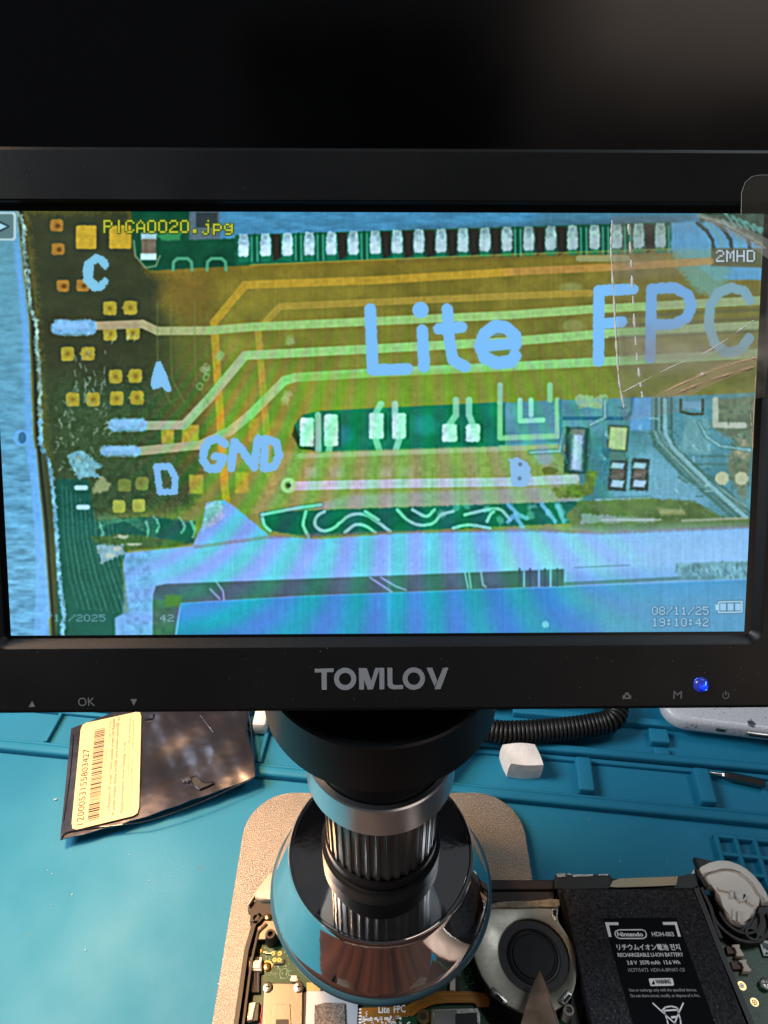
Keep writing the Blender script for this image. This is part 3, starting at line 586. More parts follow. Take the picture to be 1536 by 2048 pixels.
# ============================================================ desk and mat
bm = B(); box(bm, (0, 150, -14.5), (2400, 1500, 20)); ob('desk', bm, WOOD, kind='structure')
MR = math.radians(-6.3); cm_, sm_ = math.cos(MR), math.sin(MR)
def mw(s, t): return (s*cm_-t*sm_, 199+s*sm_+t*cm_)       # mat coordinates: s along its ridges, t across
def msort(p):                                             # place -> mat coordinates
    x, y = p[0], p[1]-199; return (x*cm_+y*sm_, -x*sm_+y*cm_)
mat_t = thing('repair_mat', (0, 199, -4), 'teal silicone repair mat with moulded ridges, trays and small grid pockets, lying under everything', 'work mat')
bm = B(); prism(bm, [mw(*q) for q in rrect(-290, -158, 300, 150, 8)], -4.4, 0, b=.8); ob('work_surface', bm, TEAL, mat_t)
def bar(s0, t0, s1, t1, h, b=.8, z0=-.6, name='ridge'):
    bm = B(); c = mw((s0+s1)/2, (t0+t1)/2); box(bm, (c[0], c[1], (h+z0)/2), (s1-s0, t1-t0, h-z0), rot=MR, b=b, seg=3)
    return ob(name, bm, TEAL, mat_t, smooth=50)
bar(-288, -2.2, 298, 2.6, 4.2, b=1.4)
bar(-288, 3.4, 298, 4.9, 2.0, b=.6)
bar(-288, 25.5, 298, 29.5, 4.4, b=1.2); bar(-288, 22.2, 298, 24.6, 2.2, b=.8)
bar(60, 46, 298, 50, 4.0)
for px in (1168, 1400): s, t = msort(at(px, 1545, 3)); bar(s-3.6, 5.0, s+3.6, 22.6, 5.6, b=1.0, name='tray_divider')
for s in (-166, -60, 22, 196): bar(s-1.0, 5.0, s+1.0, 22.2, 2.6, b=.5, name='tray_divider')
s, t = msort(at(1312, 1447, 3)); bar(s-3.6, 29.6, s+3.6, 34, 3.0, name='tray_divider'); bar(s-4.6, 36, s+4.6, 44, 4.2, name='tray_divider')
# small square pockets at the right
s0, t0 = msort(at(1431, 1673, 2))
for k in range(7):
    bar(s0-1+k*8.0, t0-8*8.1, s0+.9+k*8.0, t0+1, 3.4, b=.5, name='pocket_wall')
for k in range(9): bar(s0-1, t0-.8-k*8.1, s0+50, t0+1-k*8.1, 3.2, b=.5, name='pocket_wall')
bar(s0+15, t0+8, s0+50, t0+10, 2.4, b=.5, name='pocket_wall')
# ============================================================ microscope
AX, AY = -1.0, 130.5
mic = thing('digital_microscope', (AX, AY, 0), 'digital microscope with chrome shade and large lit screen standing on a metal base plate', 'microscope')
bm = B(); prism(bm, rrect(-60.5, 28, 60.5, 192.5, 20, 10), .1, 5.2, b=1.0, seg=3); ob('base_plate', bm, PLATE, mic, smooth=40)
bm = B(); lathe(bm, [(7, 5.0), (7, 8), (6.2, 8.6), (6.2, 150), (5, 151)], 0, 176, 32); ob('pole', bm, CHROME, mic, smooth=40)
bm = B(); box(bm, (0, 158, 140), (16, 34, 16), b=3); ob('pole_clamp', bm, BLKM, mic, smooth=40)
# chrome shade
RB, ZB_, RT, ZT = 38.3, 49.1, 29.8, 71.3
bm = B(); lathe(bm, [(RB-4.2, ZB_-1.6), (RB-3.4, ZB_-2.4), (RB-.7, ZB_-2.5), (RB-.1, ZB_-1.9), (RB+.05, ZB_-.6), (RB-.3, ZB_+.2), (RB-1.0, ZB_+.95), (RB-2.0, ZB_+1.0)], AX, AY, 128, cap0=False, cap1=False)
ob('shade_rim', bm, mat('blue_grey_rim', (.035, .10, .14), rough=.28, spec=.5, coat=.3), mic, smooth=35)
prof = [(RB-2.0, ZB_+.3), (RB-1.15, ZB_+.9), (RB-1.12, ZB_+1.2)]
n_ = 10
for i in range(n_+1):
    t = i/n_; prof.append((RB-1.3-(RB-1.3-RT-.5)*t, ZB_+1.4+(ZT-.9-ZB_-1.4)*t))
prof += [(RT+.55, ZT-.45), (RT+.42, ZT-.05), (RT+.12, ZT+.22), (RT-.3, ZT+.22), (RT-.62, ZT-.02), (RT-.75, ZT-.35), (RT-6, ZT-.4), (18.5, ZT-.35), (10, ZT-.4)]
bm = B(); lathe(bm, prof, AX, AY, 160, cap0=False, cap1=True); ob('chrome_shade', bm, CHROME, mic, smooth=35)
bm = B(); lathe(bm, [(RB-3.2, ZB_-2.6), (RB-4.5, ZB_), (RT-2, ZT-3), (4, ZT-3.5)], AX, AY, 64, cap0=False); ob('shade_lining', bm, BLKP, mic, smooth=35)
# barrel with ribbed focus ring
bm = B(); lathe(bm, [(19.2, ZT-.3), (19.3, ZT+.4), (19.3, ZT+5.6), (18.7, ZT+6.3), (18.7, ZT+6.5)], AX, AY, 96, cap0=True, cap1=True); ob('barrel_collar', bm, BARR, mic, smooth=35)
bm = B(); lathe(bm, [(18.0, ZT+6.4), (18.0, ZT+10.6), (17.6, ZT+11)], AX, AY, 96, cap0=True, cap1=True); ob('barrel_step', bm, BARR, mic, smooth=35)
bm = B(); lathe(bm, [(17.2, ZT+10.9), (17.4, ZT+11.6), (17.4, 114), (17.2, 115)], AX, AY, 360, rfun=lambda i, n, z: (-.55 if (i % 10) < 4 else (.0 if (i % 10) > 5 else -.28))); ob('focus_ring', bm, RIBM, mic, smooth=30)
bm = B(); lathe(bm, [(17, 114.6), (21.3, 114.9), (21.7, 115.4), (21.4, 126.0), (21.0, 126.5), (19.6, 126.5), (19.4, 124.9), (12, 124.9)], AX, AY, 128); ob('silver_ring', bm, SILV, mic, smooth=35)
bm = B(); lathe(bm, [(19.2, 125.0), (19.2, 127.5), (18.4, 130), (18.4, 151)], AX, AY, 96); ob('neck', bm, BLKM, mic, smooth=35)
bm = B(); lathe(bm, [(20, 149.2), (30.0, 149.3), (30.7, 149.9), (30.1, 165.0), (29.6, 165.6), (28.6, 165.8), (27.8, 164.6), (12, 164.4)], AX, AY, 128); head = ob('head_disc', bm, BLKM, mic, smooth=35)
# the display
def dob(name, bm, m, parent, **k): return ob(name, bm, m, parent, M=DISP, **k)
OX, OT, OB, BK = 89.0, 54.5, -59.0, -19.0
def fr(x, t, b_, r, z): return [(p[0], p[1], z) for p in rrect(-x, b_, x, t, r, 8)]
bm = B()
L = ring(bm, [fr(77.3, 42.75, -42.75, .4, .02), fr(78.4, 43.9, -43.4, 1.2, .02), fr(79.6, 44.2, -44.8, 2.6, 1.8), fr(79.9, 44.5, -45.1, 2.9, 2.0), fr(OX-.9, OT-.9, OB+.9, 6.4, 2.0), fr(OX-.2, OT-.2, OB+.2, 7, 1.6), fr(OX, OT, OB, 7.2, .9), fr(OX, OT, OB, 7.2, BK+5), fr(OX-5, OT-5, OB+5, 7.2, BK)])
bm.faces.new(L[-1])
case = dob('display_case', bm, BLKP, mic, smooth=25)
bm = B(); g = ring(bm, [fr(78.35, 43.85, -43.35, 1.2, .05), fr(79.2, 44.0, -44.3, 2.4, 1.2)]); 
bm.free()
bm = B()
lo = [bm.verts.new(p) for p in ((-SW/2, -SH/2, 0.0), (SW/2, -SH/2, 0.0), (SW/2, SH/2, 0.0), (-SW/2, SH/2, 0.0))]
f = bm.faces.new(lo); uvl = bm.loops.layers.uv.new('UVMap')
for l, uv in zip(f.loops, ((0, 0), (1, 0), (1, 1), (0, 1))): l[uvl].uv = uv
scr = dob('screen', bm, screen_material(), mic, raw=True)
bm = B(); ring(bm, [fr(SW/2-.05, SH/2-.05, -SH/2+.05, .3, .03), fr(78.9, 44.0, -43.9, 1.6, .06)])
dob('screen_border', bm, BLKB, mic)
# printed marks on the case
ZP = 2.06
def dpoly(bm, pts): flat(bm, [dpl(px, py, ZP) for px, py in pts]); return bm
def zt(*p): return [(x/2.954+500, y/2.954+1260) for x, y in p]
def zr(*p): return [(x/2.954+1016, y/2.954+1260) for x, y in p]
bm = B()
dpoly(bm, zt((382, 229), (494, 226), (494, 248), (454, 249), (454, 353), (424, 354), (422, 250), (383, 251)))
def dring(bm, cx, cy, ro, ri, f, n=40, a0=0, a1=360, z=ZP):
    P = [[dpl(*f((cx+r*math.cos(math.radians(a0+(a1-a0)*i/n)), cy+r*math.sin(math.radians(a0+(a1-a0)*i/n))))[0], z) for i in range(n+1)] for r in (ro, ri)]
    for i in range(n): flat(bm, [P[0][i], P[0][i+1], P[1][i+1], P[1][i]])
dring(bm, 562, 289, 66, 36, zt); dring(bm, 968, 287, 66, 37, zt)
dpoly(bm, zt((643, 225), (673, 225), (674, 352), (645, 352))); dpoly(bm, zt((673, 225), (690, 225), (716, 300), (700, 352), (695, 352), (673, 290)))
dpoly(bm, zt((716, 300), (741, 224), (764, 224), (764, 232), (726, 350), (700, 352))); dpoly(bm, zt((764.5, 224), (793, 223), (794, 350), (765, 351)))
dpoly(bm, zt((812, 223), (841, 223), (842, 315), (847, 322), (858, 325), (905, 325), (905, 349), (845, 350), (826, 345), (815, 332), (812, 315)))
dpoly(bm, zt((1043, 223), (1077, 223), (1106, 298), (1090, 334))); dpoly(bm, zt((1140, 223), (1173, 222), (1126, 349), (1092, 350), (1091, 344)))
dob('logo_lettering', bm, PRINT, case, raw=True)
def dtext(name, body, a, b_, cap_px, m, parent=None, bold=0):
    A = dpl(*a, ZP); Bq = dpl(*b_, ZP); cap = (dpl(a[0], a[1]-cap_px, ZP)-A).length
    bm = B(); put_text(bm, body, A, Bq, cap, (0, 0, 1), bold=bold); return dob(name, bm, m, parent or case, raw=True)
dtext('ok_mark', 'OK', (156.5, 1412), (190, 1411.5), 16.5, PRINTD)
dtext('mode_mark', 'M', (1346.5, 1397.3), (1363.5, 1397), 15.5, PRINTD, bold=.04)
bm = B(); dpoly(bm, [(57.5, 1414), (70.5, 1414), (64, 1402)]); dob('up_mark', bm, PRINTD, case, raw=True)
bm = B(); dpoly(bm, [(261, 1398), (274, 1398), (267.5, 1411.5)]); dob('down_mark', bm, PRINTD, case, raw=True)
bm = B()
def circp(cx, cy, r, n=16): return [(cx+r*math.cos(2*math.pi*i/n), cy+r*math.sin(2*math.pi*i/n)) for i in range(n)]
dpoly(bm, zr((676, 408), (676, 388), (688, 382), (694, 369), (712, 369), (718, 382), (728, 388), (728, 408)))
dob('camera_mark', bm, PRINTD, case, raw=True)
bm = B(); flat(bm, [dpl(*zr(q)[0], ZP+.03) for q in circp(703, 391, 8)]); dob('camera_mark_lens', bm, BLKP, case, raw=True)
bm = B(); dring(bm, 1287, 387, 21, 15, zr, 24, -60, 240); dpoly(bm, zr((1283.5, 360), (1290.5, 360), (1290.5, 386), (1283.5, 386))); dob('power_mark', bm, PRINTD, case, raw=True)
# blue indicator: clear dome with a glowing chip inside
lc = dpl(1401, 1369, 2.0)
LEDG = mat('clear_blue_dome', (.35, .45, 1.0), rough=.05, trans=.9, spec=.6); LEDE = mat('blue_glow', (.0, .01, .5), emis=(.0, .03, 1.0), est=3.2); LEDH = mat('blue_hot_spot', (.1, .3, 1), emis=(.10, .35, 1.0), est=5.0)
bm = B(); lathe(bm, [(1.62*math.cos(a), 2.0+1.25*math.sin(a)) for a in [i*math.pi/16 for i in range(8)]]+[(.05, 3.26)], lc.x, lc.y, 28); dob('indicator_lamp', bm, LEDG, case, smooth=60)
bm = B(); prism(bm, circ(lc.x, lc.y, 1.35, 20), 1.9, 2.12); dob('indicator_glow', bm, mat('blue_cup', (.01, .015, .16), emis=(.01, .02, .35), est=.55, rough=.3), case)
bm = B(); prism(bm, circ(lc.x+.75, lc.y-.5, .55, 8), 2.1, 2.4); box(bm, (lc.x+.15, lc.y-.25, 2.25), (.8, .5, .3), rot=.5); dob('indicator_chip', bm, LEDE, case)
bm = B(); box(bm, (lc.x+.95, lc.y-.95, 2.3), (.5, .28, .3), rot=.3); box(bm, (lc.x+.75, lc.y+.35, 2.4), (.12, .7, .2), rot=-.25); dob('indicator_spark', bm, LEDH, case)
for kx, ky in ((64, 1426), (172, 1426), (267, 1426), (1253, 1422), (1354, 1421), (1451, 1420)):
    p_ = dpl(kx, ky, 0); bm = B(); box(bm, (p_.x, OB-.5, -5), (7.0, 1.6, 3.2), b=.5); dob('push_button', bm, BLKP, case, smooth=40)
# dust specks on the case
bm = B()
for k in range(46):
    x = -80+rng.rand()*165; y = -58+rng.rand()*13.; box(bm, (x, y, 2.02), (.07+.12*rng.rand(), .07+.1*rng.rand(), .05), rot=rng.rand()*3)
for k in range(20): box(bm, (-80+rng.rand()*165, 45.5+rng.rand()*8, 2.02), (.08+.1*rng.rand(), .08, .05), rot=rng.rand()*3)
dob('dust_specks', bm, mat('dust', (.16, .16, .15), rough=.9), case, kind='stuff')
# arm from the display to the head
bm = B(); box(bm, (0, -10, BK-6), (44, 60, 14), b=3); dob('display_bracket', bm, BLKM, mic, smooth=40)
bm = B(); lathe(bm, [(24, 164.2), (24, 176), (22, 178)], AX, AY+10, 64); ob('head_mount', bm, BLKM, mic, smooth=40)
bm = B(); box(bm, (0, 160, 185), (22, 16, 50), b=3); ob('swivel_arm', bm, BLKM, mic, smooth=40)
# clear protective film peeling at the top right corner of the screen
def film_material():
    m = bpy.data.materials.new('clear_film'); m.use_nodes = True; nt = m.node_tree; N = nt.nodes; Lk = nt.links
    out = N['Material Output']; N.remove(N['Principled BSDF'])
    tr = N.new('ShaderNodeBsdfTransparent'); gl = N.new('ShaderNodeBsdfGlossy'); gl.inputs['Roughness'].default_value = .16; df = N.new('ShaderNodeBsdfDiffuse'); df.inputs[0].default_value = (.75, .68, .58, 1)
    m1 = N.new('ShaderNodeMixShader'); m2 = N.new('ShaderNodeMixShader'); fr_ = N.new('ShaderNodeFresnel'); fr_.inputs[0].default_value = 1.5
    tc = N.new('ShaderNodeTexCoord'); mp = N.new('ShaderNodeMapping'); mp.inputs['Rotation'].default_value = (0, 0, math.radians(-27)); mp.inputs['Scale'].default_value = (14, 190, 30)
    no = N.new('ShaderNodeTexNoise'); no.inputs['Scale'].default_value = 1.0; no.inputs['Detail'].default_value = 3
    Lk.new(tc.outputs['Object'], mp.inputs[0]); Lk.new(mp.outputs[0], no.inputs[0])
    bu = N.new('ShaderNodeBump'); bu.inputs['Strength'].default_value = .5; bu.inputs['Distance'].default_value = .0006; Lk.new(no.outputs[0], bu.inputs['Height'])
    for x in (gl, df): Lk.new(bu.outputs[0], x.inputs['Normal'])
    Lk.new(fr_.outputs[0], m1.inputs[0]); Lk.new(tr.outputs[0], m1.inputs[1]); Lk.new(gl.outputs[0], m1.inputs[2])
    mr = N.new('ShaderNodeMapRange'); mr.inputs[1].default_value = .42; mr.inputs[2].default_value = .8; mr.inputs[3].default_value = .08; mr.inputs[4].default_value = .75
    Lk.new(no.outputs[0], mr.inputs[0]); Lk.new(mr.outputs[0], m2.inputs[0]); Lk.new(m1.outputs[0], m2.inputs[1]); Lk.new(df.outputs[0], m2.inputs[2]); Lk.new(m2.outputs[0], out.inputs[0])
    return m
FILM = film_material()
def dp(px, py, z): 
    v = dpl(px, py, z); return (v.x, v.y, v.z)
bm = B(); nx, ny = 30, 26; G_ = []
for j in range(ny+1):
    row = []
    for i in range(nx+1):
        u = i/nx; v = j/ny
        x0 = 1222+24*v; x1 = 1600; px = x0+(x1-x0)*u; py = 432+(410-60*u)*v*1.0
        z = .5+1.1*u*(1-v)+.35*math.sin(u*7+v*5)*u+.5*max(0, 1-abs((u-.9)/.18))*v
        q = dpl(px, py, .3); row.append(bm.verts.new((min(q.x, 79.3), q.y, z)))
    G_.append(row)
for j in range(ny):
    for i in range(nx):
        try: bm.faces.new((G_[j][i], G_[j][i+1], G_[j+1][i+1], G_[j+1][i]))
        except ValueError: pass
film = dob('protective_film', bm, FILM, mic, smooth=60)
WCR = mat('creased_film', (.95, .93, .88), rough=.35, alpha=.85); WCE = mat('film_glare_warm', (.85, .62, .38), rough=.4, alpha=.8)  # film creases, with its white and warm glare put into their colours
def crease_glare(pts, wdt, dash, m, zz=1.5):
    P = [Vector(dp(x, y, zz)) for x, y in pts]; P = catmull(P, 10); bm = B(); k = 0
    i = 0
    while i < len(P)-1:
        L_ = max(2, int(dash[0]*(.6+.8*rng.rand()))); seg = P[i:min(i+L_+1, len(P))]
        if len(seg) >= 2:
            n__ = len(seg); tube(bm, seg, [wdt*(.25+.9*math.sin(math.pi*(q_+.5)/n__))*(.6+.6*rng.rand()) for q_ in range(n__)], 5)
        i += L_+int(dash[1])
    return dob('film_crease_glare', bm, m, film, smooth=60)
crease_glare([(1224, 440), (1222, 500), (1228, 600), (1232, 680), (1238, 760), (1248, 815)], .26, (5, 0), WCR)
crease_glare([(1257, 448), (1262, 520), (1266, 600), (1272, 690), (1280, 760), (1286, 800)], .32, (3, 2), WCR)
crease_glare([(1405, 436), (1450, 452), (1500, 478), (1532, 498)], .28, (6, 0), WCR)
crease_glare([(1240, 788), (1330, 740), (1420, 700), (1508, 640)], .15, (6, 2), WCR)
crease_glare([(1330, 783), (1400, 752), (1460, 730), (1512, 716)], .3, (7, 0), WCE)
crease_glare([(1345, 790), (1410, 764), (1470, 745), (1512, 733)], .45, (9, 1), WCE)
crease_glare([(1400, 752), (1411, 746)], .45, (9, 1), WCR); crease_glare([(1498, 800), (1502, 840), (1506, 880)], .10, (3, 1), WCE)
crease_glare([(1512, 745), (1508, 820), (1505, 900)], .12, (9, 0), WCE)
bm = B(); flat(bm, [dp(x, y, 1.9) for x, y in ((1296, 797), (1360, 765), (1440, 728), (1510, 712), (1514, 732), (1440, 762), (1380, 792))]); dob('film_fold_glare', bm, mat('warm_glare_band', (.95, .72, .46), rough=.5, alpha=.42), film)  # warm glare streak on the film, put in as a coloured band
bm = B(); flat(bm, [dp(x, y, 1.8) for x, y in ((1400, 432), (1470, 445), (1536, 478), (1540, 520), (1480, 480), (1430, 452))]); dob('film_fold_glare', bm, mat('pale_glare_band', (.8, .78, .68), rough=.5, alpha=.4), film)  # paler band, film reflection put into its colour
bm = B(); tb = [dp(x, y, 2.5) for x, y in ((1482, 430), (1483, 385), (1490, 365), (1504, 353), (1520, 350), (1600, 352), (1600, 430))]
flat(bm, tb); dob('film_tab', bm, mat('pale_film', (.55, .5, .4), rough=.3, alpha=.09), film)
bm = B(); tube(bm, [Vector(t)+Vector((0, 0, .05)) for t in tb[:-1]], .03, 5); dob('film_tab_edge', bm, WCR, film)
# ============================================================ switched-off monitor behind
MY = 352.0
bgm = thing('computer_monitor', (0, MY, 0), 'large glossy black switched-off monitor standing behind the microscope, filling the top of the picture', 'monitor')
bm = B(); box(bm, (0, MY+.5, 290), (560, 1.0, 330)); ob('panel_glass', bm, GLASSB, bgm)
bm = B(); box(bm, (0, MY+14, 290), (576, 24, 346), b=4); ob('monitor_back', bm, BLKP, bgm, smooth=40)
for s_, c_ in (((576, 3, 8), (0, MY-.4, 121)), ((576, 3, 8), (0, MY-.4, 459)), ((8, 3, 330), (-284, MY-.4, 290)), ((8, 3, 330), (284, MY-.4, 290))):
    bm = B(); box(bm, c_, s_, b=.6); ob('monitor_bezel', bm, BLKP, bgm)
bm = B(); box(bm, (0, MY+38, 70), (60, 14, 148), b=3); box(bm, (0, MY+40, 1.5), (220, 90, 9.2), b=3); ob('monitor_stand', bm, BLKP, bgm, smooth=40)
# ============================================================ antistatic bag with its sticker
BAGM = mat('antistatic_film', (0.17, 0.19, 0.25), rough=.2, metal=.9, bump=.5, bscale=34, bdist=.0026, col2=(.12, .12, .16), vscale=30, rvar=.08)
BL_, TL_, TR_, BR_ = [at(x, y, 5.5) for x, y in ((120, 1680), (142, 1461), (497, 1425), (511, 1560))]
TL_ = TL_+(TL_-BL_)*.02; TR_ = TR_+(TR_-BR_)*.85; 
TR_ = TL_+(TR_-TL_)*1.0
def bag_z(x, y):
    q = Vector((x, y)); c = Vector((BL_.x, BL_.y)); e = Vector((BR_.x-BL_.x, BR_.y-BL_.y)); u = (q-c).dot(e)/e.length_squared
    z = 5.4+3.0*max(0, u)**2.2
    return z
def bag_zn(x, y, k):
    return bag_z(x, y)+k*(1.0*math.sin(x*.11+y*.06)*math.sin(y*.10-x*.03)+.35*math.sin(x*.21-y*.27+1)+.10*math.sin(x*.6+y*.35))
bag = thing('antistatic_bag', (-105, 200, 1), 'crumpled silver-grey antistatic bag with a long barcode sticker, lying on the mat at left', 'plastic bag')
bm = B(); NX, NY = 64, 44; G_ = []
for j in range(NY+1):
    row = []
    for i in range(NX+1):
        u = i/NX; v = j/NY; p = (BL_*(1-u)+BR_*u)*(1-v)+(TL_*(1-u)+TR_*u)*v
        if v == 0 and 0 < u < 1: p = p+Vector((0, -1.6*math.sin(u*3.14)+.2*math.sin(u*40), 0))
        if u == 1: p = p+Vector((.6*math.sin(v*14)-.8*math.sin(v*3.14), 0, 0))
        k = min(1, max(0, (u-.44)/.08)); e_ = min(1, min(v, 1-u)/.06)
        row.append(bm.verts.new((p.x, p.y, bag_zn(p.x, p.y, .45*k+.12)+.2*e_)))
    G_.append(row)
for j in range(NY):
    for i in range(NX): bm.faces.new((G_[j][i], G_[j][i+1], G_[j+1][i+1], G_[j+1][i]))
ext = bmesh.ops.extrude_face_region(bm, geom=list(bm.faces))
for v in [g for g in ext['geom'] if isinstance(g, bmesh.types.BMVert)]: v.co.z -= .5
pouch = ob('pouch', bm, BAGM, bag, smooth=70)
# folds and the torn hole of the bag
def bag_at(px, py): q = at(px, py, 6.5); return (q.x, q.y)
for pts, r in (([(400, 1432), (418, 1455), (428, 1468)], .35), ([(498, 1428), (506, 1490), (511, 1558)], .3), ([(290, 1440), (305, 1438), (308, 1430)], .4), ([(120, 1678), (140, 1662), (240, 1648), (300, 1640), (400, 1608), (508, 1562)], .28), ([(126, 1640), (140, 1540), (146, 1468)], .22)):
    P = []
    for px, py in pts: x, y = bag_at(px, py); P.append((x, y, bag_zn(x, y, .3)+.55))
    bm = B(); tube(bm, catmull(P, 6), r, 6); ob('bag_fold', bm, BAGM, bag, smooth=60)
bm = B(); c = bag_at(386, 1560)
pts = [(380, 1556), (392, 1552), (404, 1564), (412, 1566), (430, 1565), (412, 1574), (398, 1579), (386, 1570)]
P3 = [at(x, y, bag_zn(*bag_at(x, y), .45)+1.0) for x, y in pts]
flat(bm, P3); ob('torn_hole', bm, mat('dark_gap', (.008, .01, .014), rough=.5), bag)
bm = B(); tube(bm, [p+Vector((0, 0, .2)) for p in P3]+[P3[0]+Vector((0, 0, .2))], .25, 5)
for k in range(7): q = at(366+k*2.4, 1558+4*math.sin(k*2.1), 8); box(bm, q, (1.0, .9, .6), rot=k, b=.15)
ob('torn_edge', bm, BAGM, bag, smooth=60)
# sticker
STK = mat('cream_sticker', (0.74, 0.53, 0.28), rough=.55, spec=.3)
sBL = at(142.5, 1663, 6); sBR = at(278.5, 1631, 6); sTL = at(163, 1449, 6); sTR = at(285, 1424, 6); sTR = sBR+(sTL-sBL)*1.0*0.5+(sTR-sBR)*.5
ex_ = (sBR-sBL); ey_ = (sTL-sBL)
def sz(x, y): return bag_z(x, y)+1.15
def stp(u, v): p = sBL*(1-u)*(1-v)+sBR*u*(1-v)+sTL*(1-u)*v+sTR*u*v; return p
bm = B(); W_ = ex_.length; H_ = ey_.length; n1, n2 = 12, 16; G_ = []
for j in range(n2+1):
    row = []
    for i in range(n1+1):
        u, v = i/n1, j/n2
        d1 = min(u, 1-u)*W_; d2 = min(v, 1-v)*H_
        if d1 < 1.6 and d2 < 1.6:
            u += (.045 if u < .5 else -.045)*.5; v += (.03 if v < .5 else -.03)*.5
        p = stp(u, v); row.append(bm.verts.new((p.x, p.y, sz(p.x, p.y))))
    G_.append(row)
for j in range(n2):
    for i in range(n1): bm.faces.new((G_[j][i], G_[j][i+1], G_[j+1][i+1], G_[j+1][i]))
e_ = bmesh.ops.extrude_face_region(bm, geom=list(bm.faces))
for v in [g for g in e_['geom'] if isinstance(g, bmesh.types.BMVert)]: v.co.z -= .25
stk = ob('sticker', bm, STK, bag, smooth=60)
szf = lambda x, y: sz(x, y)+.06
def stext(bm, body, u, v0, v1, cap):
    put_text(bm, body, stp(u, v0), stp(u, v1), cap, (0, 0, 1), fz=szf)
bm = B(); stext(bm, '1200053155803427', .175, .03, .72, 2.9); 
for f_ in (.33, .37): stext(bm, '1 x Raspberry Pi screen 7 5inch console screen Usb Raspber' if f_ < .35 else '', .56, .07, .985, 1.35)
stext(bm, 'Pi screen minipay display for2500 store screens microUSB 1pc', .635, .05, .985, 1.35)
stext(bm, '4 Taper Pi Prime', .545, .72, .97, .9) if False else None
stext(bm, 'Manufacturer/Importer: Ezzonal Technology Co., Ltd', .755, .05, .70, 1.15)
ob('sticker_lettering', bm, INK, stk, raw=True)
bm = B(); stext(bm, '2375794715C', .465, .06, .28, 1.2); stext(bm, 'SIZE NOTE GOODS', .465, .36, .68, .9); stext(bm, '4 Taper Pi Prime', .50, .74, .96, 1.0)
stext(bm, 'email: this is only a product from our official distributor', .825, .05, .95, .8); stext(bm, 'customs information 08857183', .885, .05, .52, .8); stext(bm, 'made in china product', .885, .62, .92, .8)
ob('sticker_small_print', bm, mat('faded_ink', (.30, .17, .10), rough=.7), stk, raw=True)
bm = B(); v = .045; r_ = random.Random(5)
while v < .90:
    w_ = r_.choice((.0045, .0045, .009, .0135, .006)); q = [stp(.235, v), stp(.405, v), stp(.405, v+w_), stp(.235, v+w_)]
    flat(bm, [(p.x, p.y, szf(p.x, p.y)) for p in q]); v += w_+r_.choice((.0055, .0055, .009, .012))
ob('barcode', bm, INK, stk, raw=True)
# ============================================================ small things on the mat
FOAM = mat('white_foam', (.80, .76, .72), rough=.9, bump=.35, bscale=900, bdist=.0006, var=.12, vscale=250)
bm = B(); bmesh.ops.create_cube(bm, size=1.0)
bmesh.ops.subdivide_edges(bm, edges=list(bm.edges), cuts=6, use_grid_fill=True)
q = at(1042, 1527, 5)
for v_ in bm.verts:
    c_ = v_.co; L_ = 1-.10*(c_.x**2+c_.y**2)*(c_.z**2)*4
    x, y, z = c_.x*15.6*L_, c_.y*11.5*L_, c_.z*11.0*L_
    x += -3.2*c_.y+.8*c_.z; y += 1.2*c_.x+1.0*c_.x*c_.y
    z += .5*math.sin(c_.x*5+c_.y*3)
    a = -.10; v_.co = Vector((q.x+x*math.cos(a)-y*math.sin(a), q.y+x*math.sin(a)+y*math.cos(a)+1, 5.6+z))
ob('foam_cube', bm, FOAM, origin=(q.x, q.y, .5), smooth=60, label='small white foam cube lying in the tray right of the black microscope head', cat='foam cube')
q = at(519, 1448, 4)
bm = B(); box(bm, (q.x+1, q.y+3, 5), (6.5, 14, 8), rot=-.05, b=.8, seg=2); ob('foam_scrap', bm, FOAM, origin=(q.x, q.y, 0), smooth=60, label='white foam scrap beside the bag, mostly hidden below the screen', cat='foam scrap')
# ribbed black cable sleeve
cs = thing('coiled_cable', at(1120, 1452, 0), 'black coiled cable running right from the microscope head below the screen', 'cable')
P = catmull([(AX+14, 196, 14), (36, 220.5, 12), (60, 221.5, 10), (84, 224, 9), (102, 226.8, 9), (112, 230, 10), (114, 240, 12), (102, 247, 12), (80, 249, 11), (50, 245, 9)], 60)
# resample evenly
cum = [0]
for a, b_ in zip(P, P[1:]): cum.append(cum[-1]+(b_-a).length)
Lt = cum[-1]; pitch = 2.05; NTURN = int(Lt/pitch); per = 12; H = []
def along(d):
    import bisect
    i = min(len(P)-2, max(0, bisect.bisect(cum, d)-1)); t = (d-cum[i])/max(1e-6, cum[i+1]-cum[i]); return P[i].lerp(P[i+1], t), (P[i+1]-P[i]).normalized()
for k in range(NTURN*per):
    p_, t_ = along(k/per*pitch); s_ = t_.cross(Vector((0, 0, 1))).normalized(); u_ = s_.cross(t_); a = 2*math.pi*k/per
    H.append(p_+(s_*math.cos(a)+u_*math.sin(a))*5.0)
CABM = mat('black_cable_rubber', (.009, .009, .009), rough=.45, spec=.4)
bm = B(); tube(bm, H, .84, 6); ob('cable_coil', bm, CABM, cs, smooth=60)
bm = B(); tube(bm, P[::6], 4.4, 12); ob('cable_core', bm, mat('dark_core', (.004, .004, .004), rough=.8), cs, smooth=60)
